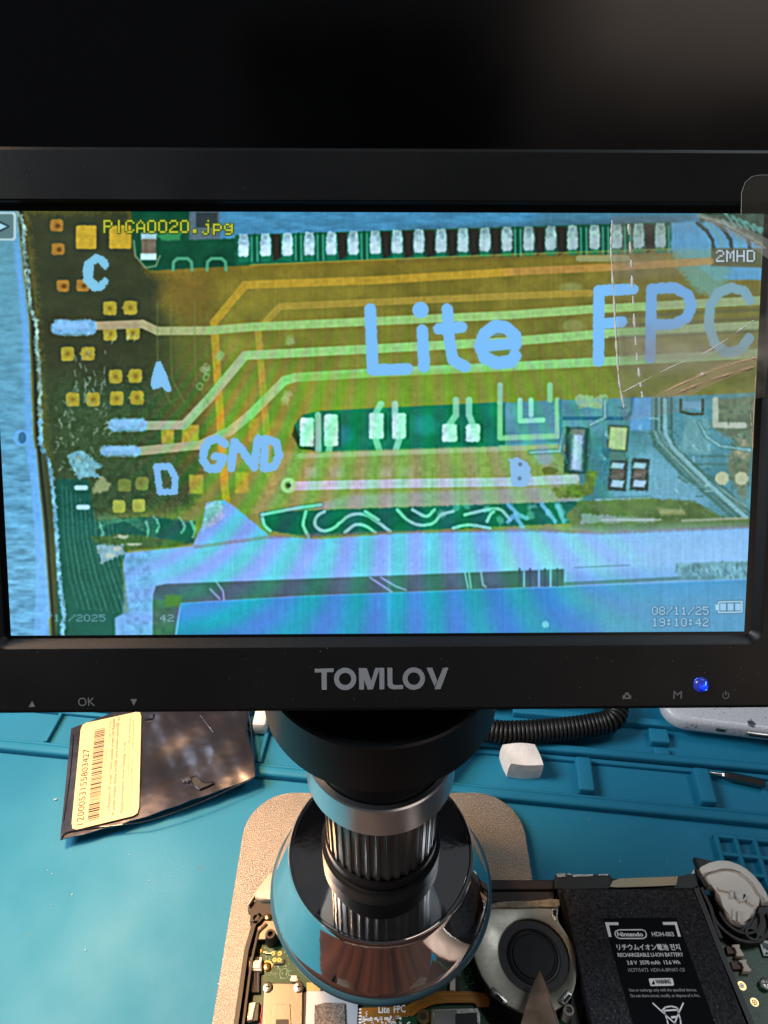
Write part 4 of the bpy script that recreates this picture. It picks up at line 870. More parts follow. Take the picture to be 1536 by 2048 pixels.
# speckled white phone at upper right
PHW = mat('speckled_white_case', (.62, .62, .66), rough=.45, col2=(.50, .50, .56), vscale=900, coat=.3)
a0 = at(1322, 1462, 3); a1 = at(1552, 1490, 3); ang = math.atan2(a1.y-a0.y, a1.x-a0.x)
ph = thing('speckled_phone', (a0.x+35, a0.y+30, 4), 'white speckled handheld device with a charging port on its end, lying at the upper right', 'handheld device')
PM = Matrix.Translation((a0.x, a0.y, 4.5)) @ Matrix.Rotation(ang, 4, 'Z')
bm = B(); L = []
for z, ins in ((0, 1.4), (1.0, .4), (2.2, 0), (6.2, 0), (7.6, .5), (8.3, 1.6), (8.5, 3)):
    L.append([(p[0], p[1], z) for p in rrect(ins, ins, 78-ins, 120-ins, 11, 8)])
LL = ring(bm, L); bm.faces.new(LL[0]); bm.faces.new(LL[-1]); pb = ob('device_case', bm, PHW, ph, M=PM, smooth=40)
bm = B(); box(bm, (44.5, -.15, 4.2), (13.5, 1.2, 3.0), b=.9); ob('charging_port', bm, mat('port_metal', (.55, .50, .45), rough=.3, metal=.9), ph, M=PM, smooth=40)
bm = B(); box(bm, (44.5, -.6, 4.2), (10.5, 1.0, 1.3), b=.5); ob('port_opening', bm, BLKB, ph, M=PM)
bm = B(); bmesh.ops.create_uvsphere(bm, u_segments=16, v_segments=8, radius=1, matrix=Matrix.Translation((26.5, .1, 4.4)) @ Matrix.Diagonal((2.6, .5, 1.2, 1))); ob('microphone_hole', bm, mat('dark_green_hole', (.01, .05, .045), rough=.6), ph, M=PM)
bm = B(); prism(bm, circ(40, 2.8, 2.0, 5), 8.0, 9.0, b=.3); ob('case_screw', bm, mat('bright_steel', (.6, .6, .6), rough=.25, metal=1), ph, M=PM)
bm = B()
for k in range(26):
    x = 8+rng.rand()*62; z = 1+rng.rand()*5.5; box(bm, (x, -.02, z), (.25+rng.rand()*.5, .12, .25+rng.rand()*1.2), b=0, M=None)
for k in range(26): box(bm, (8+rng.rand()*62, 3+rng.rand()*12, 8.52), (.25+rng.rand()*.9, .25+rng.rand()*.4, .06), rot=rng.rand()*3)
ob('case_scratches', bm, mat('scratch_grey', (.16, .17, .2), rough=.7), ph, M=PM, kind='stuff')
# screwdriver bit
b0 = at(1408, 1543, 3.2); b1 = at(1445, 1549.5, 3.2); b2 = at(1530, 1568, 3.2)
STEEL = mat('dark_steel', (.20, .18, .165), rough=.28, metal=1.0, bump=.1, bscale=800)
sb = thing('screwdriver_bit', (b1.x, b1.y, 0), 'steel precision screwdriver bit lying in the right tray', 'screwdriver bit')
bm = B(); tube(bm, [b1.lerp(b2, -.02), b1.lerp(b2, .02), b1.lerp(b2, .12), b1.lerp(b2, .98), b2], [1.0, 1.5, 2.05, 2.05, 1.5], 6); ob('hex_shank', bm, STEEL, sb)
bm = B(); tube(bm, [b0, b0.lerp(b1, .15), b0.lerp(b1, .4), b0.lerp(b1, .75), b1], [.25, .8, .65, .9, 1.0], 10); ob('bit_tip', bm, mat('bright_steel', (.6, .6, .6), rough=.25, metal=1), sb, smooth=40)
bm = B()
for (px, py, a, b_) in ((400, 1735, 2.2, .8), (398, 1742, 1.0, .5), (243, 1785, .8, .5), (60, 1870, 1.4, .3), (300, 1960, 1.0, .35), (1190, 1680, 1.5, .4), (1105, 1700, 1.0, .5), (150, 1930, 2.6, .16), (1300, 1660, 2.0, .2), (60, 1740, 3.0, .14)):
    q = at(px, py, 0); box(bm, (q.x, q.y, .012), (a, b_, .024), rot=px*.37)
ob('mat_marks', bm, mat('mat_stain', (.006, .13, .20), rough=.5), mat_t, kind='stuff')
# crumbs on the mat
bm = B()
for k in range(60):
    x = -160+rng.rand()*330; y = 40+rng.rand()*150; box(bm, (x, y, .15), (.25+rng.rand()*.35, .2+rng.rand()*.3, .3), rot=rng.rand()*3)
q = at(111, 1600, 0); box(bm, (q.x, q.y, .3), (1.4, .6, .6), rot=.4)
ob('mat_crumbs', bm, mat('pale_dust', (.30, .42, .45), rough=.9), origin=(0, 120, 0), label='pale crumbs and dust scattered over the teal mat', cat='dust', kind='stuff')
# ============================================================ opened handheld console lying on the base plate
con = thing('handheld_console', (53, 97, 5.2), 'opened handheld games console with circuit board, fan and black battery exposed, lying below the microscope', 'handheld console')
CBLK = mat('console_black_plastic', (.012, .011, .011), rough=.45, bump=.2, bscale=1200, bdist=.0002)
CBRN = mat('console_brown_black', (.022, .015, .014), rough=.5, bump=.15, bscale=1500, bdist=.0002)
PCB = mat('green_circuit_board', (.012, .075, .030), rough=.38, spec=.5, col2=(.008, .052, .022), vscale=220, bump=.2, bscale=900, bdist=.0002)
GOLD = mat('gold_contact', (.72, .50, .22), rough=.3, metal=1)
TIN = mat('tin_plated', (.55, .53, .50), rough=.32, metal=1, bump=.3, bscale=1500, bdist=.0003)
SHLD = mat('shield_metal', (.26, .225, .195), rough=.42, metal=.85, bump=.1, bscale=900)
CRM = mat('cream_plastic', (.90, .86, .80), rough=.5, spec=.4, bump=.05, bscale=200)
NAT = mat('ivory_connector', (.76, .68, .58), rough=.55)
FANM = mat('fan_steel', (.34, .32, .27), rough=.42, metal=.8, bump=.12, bscale=500, rvar=.08, vscale=120)
DRK = mat('dark_chip', (.015, .016, .02), rough=.35)
def pp(name, m, pts, z1, th, parent=con, b=0.0, smooth=None, **k):
    """plate whose top lies at height z1, outlined by the pixels of its top"""
    P = [at(x, y, z1) for x, y in pts]; bm = B(); prism(bm, [(p.x, p.y) for p in P], z1-th, z1, b=b); return ob(name, bm, m, parent, smooth=smooth, **k)
def zl(*p): return [(400+x/4.197, 1560+y/4.197) for x, y in p]     # left detail
def zm(*p): return [(660+x/4.197, 1560+y/4.197) for x, y in p]
def zn(*p): return [(940+x/5.02, 1640+y/5.02) for x, y in p]
def zo(*p): return [(1200+x/4.571, 1680+y/4.571) for x, y in p]
# shell: back, rim
def sh(pts): return [(p[0], p[1]) for p in pts]
out_ = [(-50.5, 50), (-50.5, 122), (-49, 130), (-46, 137), (-38, 141.5), (62, 144), (66, 147.5), (122, 147.5), (126, 144), (150, 140), (158, 130), (158, 60), (150, 50)]
bm = B(); prism(bm, out_, 5.3, 10.5, b=.8); ob('back_shell', bm, CBLK, con)
def wall(name, pts, wd, z0, z1, m=CBLK, close=False, parent=con, b=.3):
    bm = B(); P = [Vector((p[0], p[1], 0)) for p in pts]; n = len(P); Lf, Rt = [], []
    for i in range(n):
        if close: d = (P[(i+1) % n]-P[i-1]).normalized()
        else: d = (P[min(i+1, n-1)]-P[max(i-1, 0)]).normalized()
        s = Vector((-d.y, d.x, 0))*wd/2; Lf.append(P[i]+s); Rt.append(P[i]-s)
    vs = [[bm.verts.new((a.x, a.y, z)) for a in Lf]+[] for z in (z0, z1)]+[[bm.verts.new((a.x, a.y, z)) for a in Rt] for z in (z1, z0)]
    rg = range(n if close else n-1)
    for i in rg:
        j = (i+1) % n
        for a, c in ((0, 1), (1, 2), (2, 3), (3, 0)): bm.faces.new((vs[a][i], vs[a][j], vs[c][j], vs[c][i]))
    if not close:
        bm.faces.new([vs[k][0] for k in range(4)]); bm.faces.new([vs[k][-1] for k in range(4)])
    return ob(name, bm, m, parent)
wall('shell_rim', [(-50, 50), (-50, 121), (-48.6, 130), (-46.5, 134)], 1.6, 10, 17.5)
wall('shell_rim', [(-47.6, 50), (-47.8, 118), (-46.8, 128), (-44, 131)], .8, 10, 16.5, CBRN)
# board at the left and centre
bm = B(); prism(bm, [(-46.8, 50), (-46.8, 119), (-45.5, 127), (-34, 129.5), (36, 130), (40, 126), (33, 116), (33.5, 104), (40, 92), (66, 88), (66, 50)], 11.5, 13.0); pcb = ob('circuit_board', bm, PCB, con)
ZC = 13.06
# top left corner: cream shoulder button, bracket, posts
CRM2 = mat('shoulder_cream', (.48, .41, .32), rough=.45)
pp('shoulder_button', CRM2, zl((455, 965), (500, 905), (600, 790), (680, 720), (690, 1000), (580, 1002), (500, 1002), (463, 985)), 17.5, 5, b=.9, smooth=50)
pp('corner_rib', CRM2, zl((398, 1040), (470, 930), (590, 775), (600, 790), (480, 940), (408, 1050)), 17.2, 3, b=.2)
pp('corner_frame', CBRN, zl((400, 1050), (480, 1005), (690, 1000), (690, 1200), (600, 1330), (470, 1345), (455, 1220), (420, 1210), (430, 1110), (400, 1085)), 15.2, 4, b=.4)
pp('metal_bracket', SHLD, zl((480, 1230), (540, 1180), (700, 1180), (700, 1330), (480, 1340)), 15.8, .8, b=.2)
for (x, y), r, h, m in ((zl((472, 1155))[0], 2.3, 17.5, CBRN), (zl((590, 1290))[0], 1.9, 19, CBRN)):
    p_ = at(x, y, h); bm = B(); lathe(bm, [(r+.5, 13), (r, h-.6), (r-.2, h), (r*.52, h), (r*.5, h-3)], p_.x, p_.y, 24); o = ob('screw_post', bm, m, con, smooth=40)
    bm = B(); prism(bm, circ(p_.x, p_.y, r*.5, 16), h-4, h-1.6); ob('post_bore', bm, BLKB, o)
def screw(x, y, z, r=1.7, m=TIN):
    p_ = at(x, y, z); bm = B(); lathe(bm, [(r, z-.8), (r, z-.25), (r*.72, z), (r*.05, z)], p_.x, p_.y, 20, cap0=False); o = ob('screw', bm, m, con, smooth=40)
    bm = B(); box(bm, (p_.x, p_.y, z-.02), (r*1.0, r*.26, .14)); box(bm, (p_.x, p_.y, z-.015), (r*.26, r*1.0, .14)); ob('screw_cross', bm, BLKB, o); return o
def gring(x, y, z, ro, ri, m=GOLD, parent=None):
    p_ = at(x, y, z); bm = B(); ring(bm, [[(p_.x+r*math.cos(a*.2618), p_.y+r*math.sin(a*.2618), zz) for a in range(24)] for r, zz in ((ro, z-.1), (ro, z+.05), (ri, z+.05), (ri, z-.1))]); return ob('contact_ring', bm, m, parent or con, raw=False)
screw(*zl((570, 1145))[0], 16.2, 1.2, GOLD); screw(*zl((563, 1563))[0], 13.8, 1.5, GOLD); gring(*zl((563, 1563))[0], ZC, 1.9, 1.4)
screw(*zl((570, 1735))[0], 15.6, 1.7); screw(*zl((830, 1733))[0], 15.6, 1.8)
# white connector with its dark ribbon
pp('connector', NAT, zl((405, 1485), (430, 1485), (430, 1520), (500, 1520), (500, 1485), (520, 1485), (515, 1600), (405, 1598)), 15.4, 2.2, b=.2)
pp('connector_body', NAT, zl((410, 1520), (512, 1520), (505, 1580), (412, 1578)), 15.9, 2.2, b=.2)
bm = B()
for k in range(5): q = at(*zl((435+k*15, 1502))[0], 15.2); box(bm, (q.x, q.y, 14.6), (.45, 1.6, .8))
ob('connector_pins', bm, DRK, con, kind='stuff')
cols = [(.05, .035, .035), (.10, .08, .08)]
for k in range(7):
    a = zl((418+k*12, 1585), (428+k*12, 1585), (408+k*13+12, 1780), (399+k*13+11, 1780)); pp('ribbon_wire', mat('ribbon_%s' % ('dark' if k % 2 else 'grey'), cols[k % 2], rough=.5), a, 14.6+.15*(k % 2), .8, b=.2)
pp('cable_clamp', CBLK, zl((355, 1640), (410, 1640), (400, 1785), (345, 1785)), 15.5, 4, b=.4)
# shield with stamped frame
card = pp('card_slot_shield', SHLD, zl((540, 1700), (865, 1705), (860, 2080), (520, 2080)), 15.0, 2.0, b=.35)
pp('stamped_frame', SHLD, zl((628, 1880), (755, 1880), (765, 2080), (610, 2080)), 15.35, .5, parent=card, b=.12)
pp('slot_opening', DRK, zl((640, 2008), (745, 2008), (750, 2080), (630, 2080)), 15.4, .3, parent=card)
pp('slot_side', CBLK, zl((862, 1780), (898, 1780), (885, 2080), (858, 2080)), 14.2, 2)
pp('small_chip', NAT, zl((765, 1640), (812, 1640), (812, 1690), (765, 1690)), 14.2, 1.2, b=.15); pp('small_chip', TIN, zl((758, 1665), (822, 1668), (820, 1690), (758, 1688)), 13.6, .5)
# stick connector at lower left
pp('socket', NAT, zl((408, 1868), (470, 1862), (460, 1900), (440, 2010), (400, 2020), (390, 2015)), 15.2, 2.2, b=.4)
for k in range(6): pp('socket_pin', TIN, zl((395+k*4, 1985+k*3), (425+k*2, 1985+k*3), (425+k*2, 1992+k*3), (395+k*4, 1992+k*3)), 15.4+.05*k, .4) if k < 2 else None
pp('socket_back', DRK, zl((460, 1870), (500, 1865), (490, 2020), (440, 2030)), 14.6, 1.6, b=.3)
wall('red_wire', [tuple(at(*q, 14)[:2]) for q in zl((520, 1868), (515, 1940), (500, 2000), (492, 2080))], .35, 13.0, 13.4, mat('red_wire', (.35, .04, .03), rough=.4))
wall('red_wire', [tuple(at(*q, 14)[:2]) for q in zl((530, 1900), (526, 1960), (515, 2020), (508, 2080))], .35, 13.0, 13.4, MATS['red_wire'])
# tape, pad, cloth square
pp('yellow_tape', mat('amber_tape', (.52, .36, .13), rough=.35), zl((895, 1700), (1010, 1700), (1010, 1770), (895, 1770)), 15.0, .5)
pp('pale_pad', mat('pale_blue_foil', (.50, .55, .62), rough=.35, metal=.3, bump=.2, bscale=300), zl((895, 1772), (1330, 1772), (1316, 2080), (885, 2080)), 15.0, 1.6)
pp('woven_square', mat('woven_brown', (.10, .085, .075), rough=.8, bump=1.0, bscale=1800, bdist=.0006, col2=(.26, .22, .19), vscale=1300), zl((963, 1890), (1050, 1868), (1212, 1870), (1222, 2080), (958, 2080)), 15.7, .6)
# orange flex with tracks, "Lite FPC"
KAP = mat('orange_flex', (.40, .15, .022), rough=.3, spec=.5, bump=.2, bscale=300)
flex = pp('flex_cable', KAP, zm((215, 1915), (640, 1900), (840, 1780), (1000, 1770), (1190, 1775), (1330, 1790), (1338, 1850), (1336, 1900), (1240, 1905), (1215, 1870), (1000, 1870), (880, 1880), (760, 1925), (690, 1985), (560, 1990), (540, 2080), (215, 2080)), 14.3, .35)
TRK = mat('copper_track', (.62, .33, .07), rough=.3, metal=.6)
trs = [((340, 1935), (640, 1932), (760, 1860), (900, 1835), (1190, 1830)), ((350, 1950), (650, 1948), (775, 1872), (905, 1848), (1200, 1842)), ((360, 1962), (660, 1962), (790, 1885), (910, 1860), (1205, 1855)), ((240, 2000), (290, 2000), (340, 1962)), ((240, 2016), (300, 2016), (352, 1974), (640, 1974)), ((240, 2032), (330, 2032), (365, 1985), (655, 1985)), ((860, 1820), (930, 1795), (1180, 1795)), ((850, 1810), (910, 1790)), ((250, 2046), (560, 2044)), ((900, 1800), (940, 1845)), ((1210, 1790), (1300, 1800), (1318, 1850), (1318, 1895))]
for t_ in trs: wall('track', [tuple(at(*q, 14.4)[:2]) for q in zm(*t_)], .30, 14.32, 14.42, TRK, parent=flex)
bm = B()
for bdy, a, b_ in (('Lite', (408, 1955), (500, 1955)), ('FPC', (538, 1955), (636, 1948))):
    A = at(*zm(a)[0], 14.5); Bq = at(*zm(b_)[0], 14.5); put_text(bm, bdy, A, Bq, 2.2, (0, 0, 1), bold=.07)
for bdy, a, b_ in (('C', (300, 1965), (316, 1965)), ('GND', (310, 2022), (362, 2022)), ('A', (300, 1990), (312, 1990)), ('B', (505, 2000), (520, 2000))):
    A = at(*zm(a)[0], 14.5); Bq = at(*zm(b_)[0], 14.5); put_text(bm, bdy, A, Bq, .8, (0, 0, 1), bold=.05)
ob('flex_lettering', bm, WHITEP, flex, raw=True)
bm = B()
for k in range(4):
    for dx in (0, 14): q = at(*zm((378+k*42+dx, 2003))[0], 14.45); box(bm, (q.x, q.y, 14.4), (.45, .8, .12))
for k in range(5): q = at(*zm((245, 1925+k*28))[0], 14.45); box(bm, (q.x, q.y, 14.4), (1.6, .5, .15))
for k in range(34):
    q = at(*zm((250+rng.rand()*420, 1990+rng.rand()*60))[0], 14.45); box(bm, (q.x, q.y, 14.4), (.3+rng.rand()*.9, .3+rng.rand()*.5, .12))
ob('solder_pads', bm, WHITEP, flex, kind='stuff')
pp('green_window', PCB, zm((560, 1985), (730, 1975), (735, 2080), (560, 2080)), 14.4, .15); 
gring(*zm((785, 1985))[0], 14.5, 2.35, 1.15); q = at(*zm((785, 1985))[0], 14.5); bm = B(); prism(bm, circ(q.x, q.y, 1.1, 16), 13.5, 14.4); ob('mounting_hole', bm, CBRN, con)
shf = pp('can_shield', TIN, zm((855, 1915), (1240, 1905), (1262, 1960), (1262, 2090), (850, 2090)), 15.6, 2.0, b=.4)
pp('chip_window', mat('shield_grey', (.20, .20, .19), rough=.5), zm((880, 1935), (1060, 1930), (1050, 2090), (872, 2090)), 15.75, .2, parent=shf)
pp('black_chip', DRK, zm((1055, 1960), (1232, 1950), (1245, 2090), (1050, 2090)), 15.9, .35, parent=shf, b=.1)
pp('yellow_coil', GOLD, zm((848, 1930), (866, 1930), (860, 2060), (846, 2060)), 15.9, .6)
# connector right of the shade
pp('gold_connector', NAT, zm((1010, 1655), (1052, 1655), (1052, 1768), (1005, 1760)), 15.3, 2.2, b=.2)
pp('dark_connector', DRK, zm((1052, 1650), (1096, 1645), (1096, 1768), (1054, 1768)), 14.7, 1.6, b=.15)
# scattered chip parts and board print
bm = B()
for k in range(60):
    u = rng.rand(); px, py = zl((430+u*330, 1380+rng.rand()*290))[0]
    q = at(px, py, ZC); box(bm, (q.x, q.y, ZC+.02), (.25+rng.rand()*.7, .2+rng.rand()*.3, .12), rot=0 if rng.rand() < .7 else 1.57)
for k in range(40):
    px, py = zm((1060+rng.rand()*160, 1560+rng.rand()*220))[0]; q = at(px, py, ZC); box(bm, (q.x, q.y, ZC+.02), (.25+rng.rand()*.6, .2+rng.rand()*.3, .12))
for k in range(60):
    px, py = zo((1230+rng.rand()*340, 1100+rng.rand()*560))[0]; q = at(px, py, 14.1); box(bm, (q.x, q.y, 14.06), (.2+rng.rand()*.5, .2+rng.rand()*.3, .12))
ob('board_print', bm, mat('pale_board_print', (.20, .30, .20), rough=.6), con, kind='stuff')
for x, y in ((485, 1392), (462, 1430), (500, 1432), (627, 1510), (665, 1510), (612, 1455), (670, 1455), (435, 1435)): gring(*zl((x, y))[0], ZC, .75, .3)
for k, (x, y, a, c) in enumerate(((700, 1520, 14, 40), (575, 1455, 50, 8), (632, 1412, 30, 10), (545, 1445, 26, 10), (660, 1540, 70, 8))):
    pp('chip_part', TIN if k % 2 else DRK, zl((x-a/2, y-c/2), (x+a/2, y-c/2), (x+a/2, y+c/2), (x-a/2, y+c/2)), 13.8, .8)
bm = B(); q = at(*zl((708, 1625))[0], ZC); ring(bm, [[(q.x+r*math.cos(a*.2618), q.y+r*math.sin(a*.2618), ZC+.03) for a in range(24)] for r in (1.75, 1.55)])
A = at(*zl((505, 1645))[0], ZC+.04); Bq = at(*zl((650, 1640))[0], ZC+.04); put_text(bm, 'HDH-CPU-01', A, Bq, 1.2, (0, 0, 1)); ob('board_lettering', bm, MATS['pale_board_print'], con, raw=True)
bm = B(); prism(bm, [(-44, 50.5), (62, 50.5), (62, 86), (30, 88), (-20, 90), (-44, 88)], 13.1, 15.6, b=.5); ob('heat_shield', bm, mat('copper_brown_shield', (.03, .014, .012), rough=.4, metal=.4), con)  # unseen plate, put here for its brown reflection in the chrome shade
# ---- fan
ZF = 21.0
fan_out = zn((60, 880), (200, 868), (300, 850), (760, 838), (800, 800), (890, 805), (905, 850), (880, 890), (885, 1010), (930, 1080), (985, 1160), (1030, 1250), (1058, 1350), (1072, 1450), (1075, 1520), (1065, 1640), (1040, 1740), (1000, 1800), (920, 1870), (850, 1915), (760, 1950), (650, 1965), (540, 1935), (430, 1890), (330, 1840), (200, 1700), (110, 1560), (60, 1440), (35, 1350), (20, 1250), (30, 1000))
fc = at(1068, 1910, ZF)
P = [at(x, y, ZF) for x, y in fan_out]; FR = 12.6
bm = B(); prism(bm, [(p.x-.3, p.y) for p in P], 12.5, ZF-1.2); ob('fan_base', bm, CBLK, con)
# cover with a round opening: bridge outline to circle
N_ = 96; inner = circ(fc.x, fc.y, FR, N_)
def outline_pt(a):
    best = None; o = Vector((fc.x, fc.y)); d = Vector((math.cos(a), math.sin(a)))
    for p, q in zip(P, P[1:]+P[:1]):
        e = Vector((q.x-p.x, q.y-p.y)); w_ = Vector((p.x, p.y))-o; den = d.x*e.y-d.y*e.x
        if abs(den) < 1e-9: continue
        t = (w_.x*e.y-w_.y*e.x)/den; s = (w_.x*d.y-w_.y*d.x)/den
        if t > 0 and -1e-6 <= s <= 1+1e-6 and (best is None or t > best): best = t
    return (fc.x+d.x*(best or 16), fc.y+d.y*(best or 16))
outer = [outline_pt(2*math.pi*i/N_) for i in range(N_)]
bm = B(); ring(bm, [[(p[0], p[1], ZF-1.2) for p in outer], [(p[0], p[1], ZF-.25) for p in outer], [(fc.x+(p[0]-fc.x)*.985, fc.y+(p[1]-fc.y)*.985, ZF) for p in outer],
    [(fc.x+(FR+.5)*math.cos(2*math.pi*i/N_), fc.y+(FR+.5)*math.sin(2*math.pi*i/N_), ZF) for i in range(N_)], [(p[0], p[1], ZF-.25) for p in inner], [(p[0], p[1], ZF-1.1) for p in inner]])
fan = ob('fan_cover', bm, FANM, con, smooth=30)
bm = B(); prism(bm, circ(fc.x, fc.y, FR+.4, 48), ZF-4.6, ZF-4.2); ob('fan_floor', bm, BLKB, con)
bm = B(); lathe(bm, [(9.7, ZF-4), (9.7, ZF-1.3), (9.3, ZF-.9), (8.6, ZF-.8), (8.2, ZF-1.15), (7.7, ZF-1.15), (7.3, ZF-.75), (.1, ZF-.7)], fc.x, fc.y, 72, cap1=False); hub = ob('fan_hub', bm, mat('fan_black', (.009, .009, .0105), rough=.42, spec=.28), con, smooth=35)
for k in range(27):
    a = 2*math.pi*k/27; bm = B(); P_ = [(fc.x+r*math.cos(a+.05*(r-9.6)), fc.y+r*math.sin(a+.05*(r-9.6)), ZF-2.6) for r in (9.6, 10.6, 11.6, 12.3)]
    for p, q in zip(P_, P_[1:]):
        flat(bm, [(p[0], p[1], ZF-3.9), (q[0], q[1], ZF-3.9), (q[0], q[1], ZF-1.6), (p[0], p[1], ZF-1.6)])
    r_ = bmesh.ops.solidify(bm, geom=list(bm.faces), thickness=.22)
    ob('fan_blade', bm, MATS['fan_black'], hub)
pp('foam_strip', mat('beige_foam', (.42, .37, .28), rough=.9, bump=1.0, bscale=900, bdist=.0008, col2=(.25, .21, .16), vscale=500), zn((190, 855), (230, 850), (290, 822), (420, 815), (600, 822), (750, 800), (800, 788), (895, 795), (905, 850), (870, 880), (800, 862), (700, 868), (500, 875), (300, 872), (195, 882)), ZF+1.1, 1.6, b=.3)
pp('cover_tab', TIN, zn((820, 890), (878, 880), (888, 905), (875, 1005), (855, 1010), (820, 960)), ZF+.3, 1.0, b=.25); pp('tab_hole', BLKB, zn((832, 905), (868, 895), (874, 925), (862, 975), (835, 945)), ZF+.42, .2)
for pts, hp in ((((205, 1690), (235, 1668), (375, 1800), (378, 1835), (345, 1850), (215, 1740)), ((255, 1745), (290, 1755), (340, 1815), (320, 1828), (255, 1770))), (((890, 1800), (975, 1692), (1028, 1740), (1022, 1775), (955, 1860), (905, 1835)), ((935, 1815), (990, 1745), (1018, 1765), (955, 1840)))):
    o = pp('spring_clip', TIN, zn(*pts), ZF+1.0, 1.4, b=.45, smooth=40); pp('clip_slot', BLKB, zn(*hp), ZF+1.1, .2, parent=o)
q = at(*zn((993, 1905))[0], 19.5); bm = B(); lathe(bm, [(2.2, 13), (1.9, 18.6), (1.8, 19.4), (1.4, 19.6), (1.1, 19.6), (1.0, 18.4)], q.x, q.y, 24); o = ob('screw_post', bm, mat('ivory_post', (.45, .43, .37), rough=.45), con, smooth=40)
bm = B(); prism(bm, circ(q.x, q.y, .7, 4), 19.0, 19.65); ob('post_socket', bm, mat('dark_red', (.06, .02, .02), rough=.5), o)
# dark plastic around fan and along the top
pp('heat_channel', CBRN, zn((-100, 690), (840, 690), (840, 800), (760, 830), (300, 845), (-100, 830)), 18.5, 6)
pp('top_wall', CBRN, zn((-200, 598), (850, 598), (860, 660), (840, 695), (-200, 700)), 20.0, 10, b=.5)
pp('channel_dirt', mat('dark_red_wire', (.05, .014, .012), rough=.4), zn((150, 792), (300, 800), (300, 818), (150, 812)), 18.9, .6)
wall('inner_wall', [tuple(at(*q_, 21)[:2]) for q_ in zn((870, 600), (920, 800), (1000, 1100), (1120, 1500), (1290, 2080))], 1.5, 10, 21.5)
wall('inner_wall', [tuple(at(*q_, 20)[:2]) for q_ in zn((905, 700), (960, 1000), (1010, 1190))], .8, 10, 20.5, CBRN)
wall('wire', [tuple(at(*q_, 18)[:2]) for q_ in zn((880, 640), (960, 940), (1060, 1290), (1180, 1700), (1230, 2080))], .7, 16, 18.5)
pp('screw_lug', CBLK, zn((1010, 1640), (1130, 1650), (1150, 1900), (1120, 2080), (1000, 2080), (1030, 1850)), 17, 5, b=.5)
pp('board_patch', PCB, zn((850, 1990), (1110, 1990), (1120, 2080), (850, 2080)), 14, 1)
# battery bay top: black edge with metal tabs, cream tape
pp('bay_wall', CBLK, zn((850, 570), (870, 540), (1400, 545), (1435, 585), (1430, 690), (960, 695), (850, 690)), 22.0, 12, b=.4)
pp('bay_wall', CBLK, zo((95, 352), (714, 330), (870, 300), (905, 420), (850, 447), (95, 447)), 22.4, 12, b=.4)
for a in (((862, 540), (955, 533), (962, 566), (885, 575)), ((975, 538), (992, 530), (1030, 552), (975, 552)), ((1030, 546), (1240, 546), (1235, 562), (1035, 572)), ((1290, 543), (1388, 543), (1380, 556), (1292, 557))):
    pp('contact_tab', TIN, zn(*a), 22.5, .6)
pp('cream_tape', mat('cream_tape', (.42, .37, .25), rough=.6, bump=.2, bscale=500), zo((92, 425), (118, 375), (180, 352), (714, 332), (695, 412), (400, 425), (150, 432)), 23.6, .35, smooth=None)
# battery
BAT = mat('speckled_black_foam', (.017, .018, .022), rough=.9, spec=.1, bump=1.0, bscale=1700, bdist=.0007, col2=(.058, .058, .064), vscale=1100, detail=6)
bat = pp('battery', BAT, zo((-345, 445), (850, 445), (880, 520), (1340, 1690), (1500, 2080), (-25, 2080), (-40, 1740)), 24.0, 12, b=.6)
bm = B()
for k in range(170):
    px, py = zo((-330+rng.rand()*1500, 460+rng.rand()*1200))[0]; q = at(px, py, 24.02)
    if q.x < 68.5 or q.x > 121: continue
    box(bm, (q.x, q.y, 24.02), (.12+rng.rand()*.25, .12+rng.rand()*.2, .08), rot=rng.rand()*3)
ob('foam_specks', bm, mat('speck_grey', (.22, .22, .23), rough=.8), bat, kind='stuff')
LBT = zo((25, 715), (700, 710)); l0, l1 = at(*LBT[0], 24.12), at(*LBT[1], 24.12); ex = (l1-l0).normalized(); ey = Vector((-ex.y, ex.x, 0))
lab_w = (l1-l0).length
dwn = (at(1266, 2048, 24.12)-l0).normalized()
bm = B(); prism(bm, [(p.x, p.y) for p in (l0, l1, l1+dwn*62, l0+dwn*62)][::-1], 23.9, 24.10); lab = ob('battery_label', bm, mat('label_black', (.002, .0035, .005), rough=.6, spec=.08), bat)
ZB2 = 24.14
def btext(bm, body, a, b_, cap_px, bold=.03):
    A = at(*zo(a)[0], ZB2); Bq = at(*zo(b_)[0], ZB2); cap = (at(zo(a)[0][0], zo(a)[0][1]-cap_px/4.571, ZB2)-A).length; put_text(bm, body, A, Bq, cap, (0, 0, 1), bold=bold)
bm = B()
btext(bm, 'Nintendo', (163, 880), (395, 880), 36, bold=.09); btext(bm, 'HDH-003', (480, 880), (680, 880), 38)
btext(bm, 'リチウムイオン電池 전지', (160, 1003), (737, 1003), 42, bold=.05)
btext(bm, 'RECHARGEABLE LI-ION BATTERY', (167, 1068), (765, 1064), 34)
btext(bm, '3.8 V  3570 mAh  13.6 Wh', (252, 1139), (735, 1134), 34); 
ob('label_lettering', bm, WHITEP, lab, raw=True)
bm = B(); btext(bm, '1ICP7/54/73  HDH-A-BPHAT-C0', (262, 1205), (778, 1202), 32, bold=0); btext(bm, 'Use or recharge only with the specified devices.', (270, 1385), (888, 1383), 27, bold=0); btext(bm, 'Do not short-circuit, modify, or dispose of in fire.', (284, 1437), (914, 1434), 27, bold=0)
ob('label_small_print', bm, mat('dim_white_print', (.48, .49, .50), rough=.6), lab, raw=True)
def bpoly(bm, pts, z=ZB2): flat(bm, [at(x, y, z) for x, y in zo(*pts)])
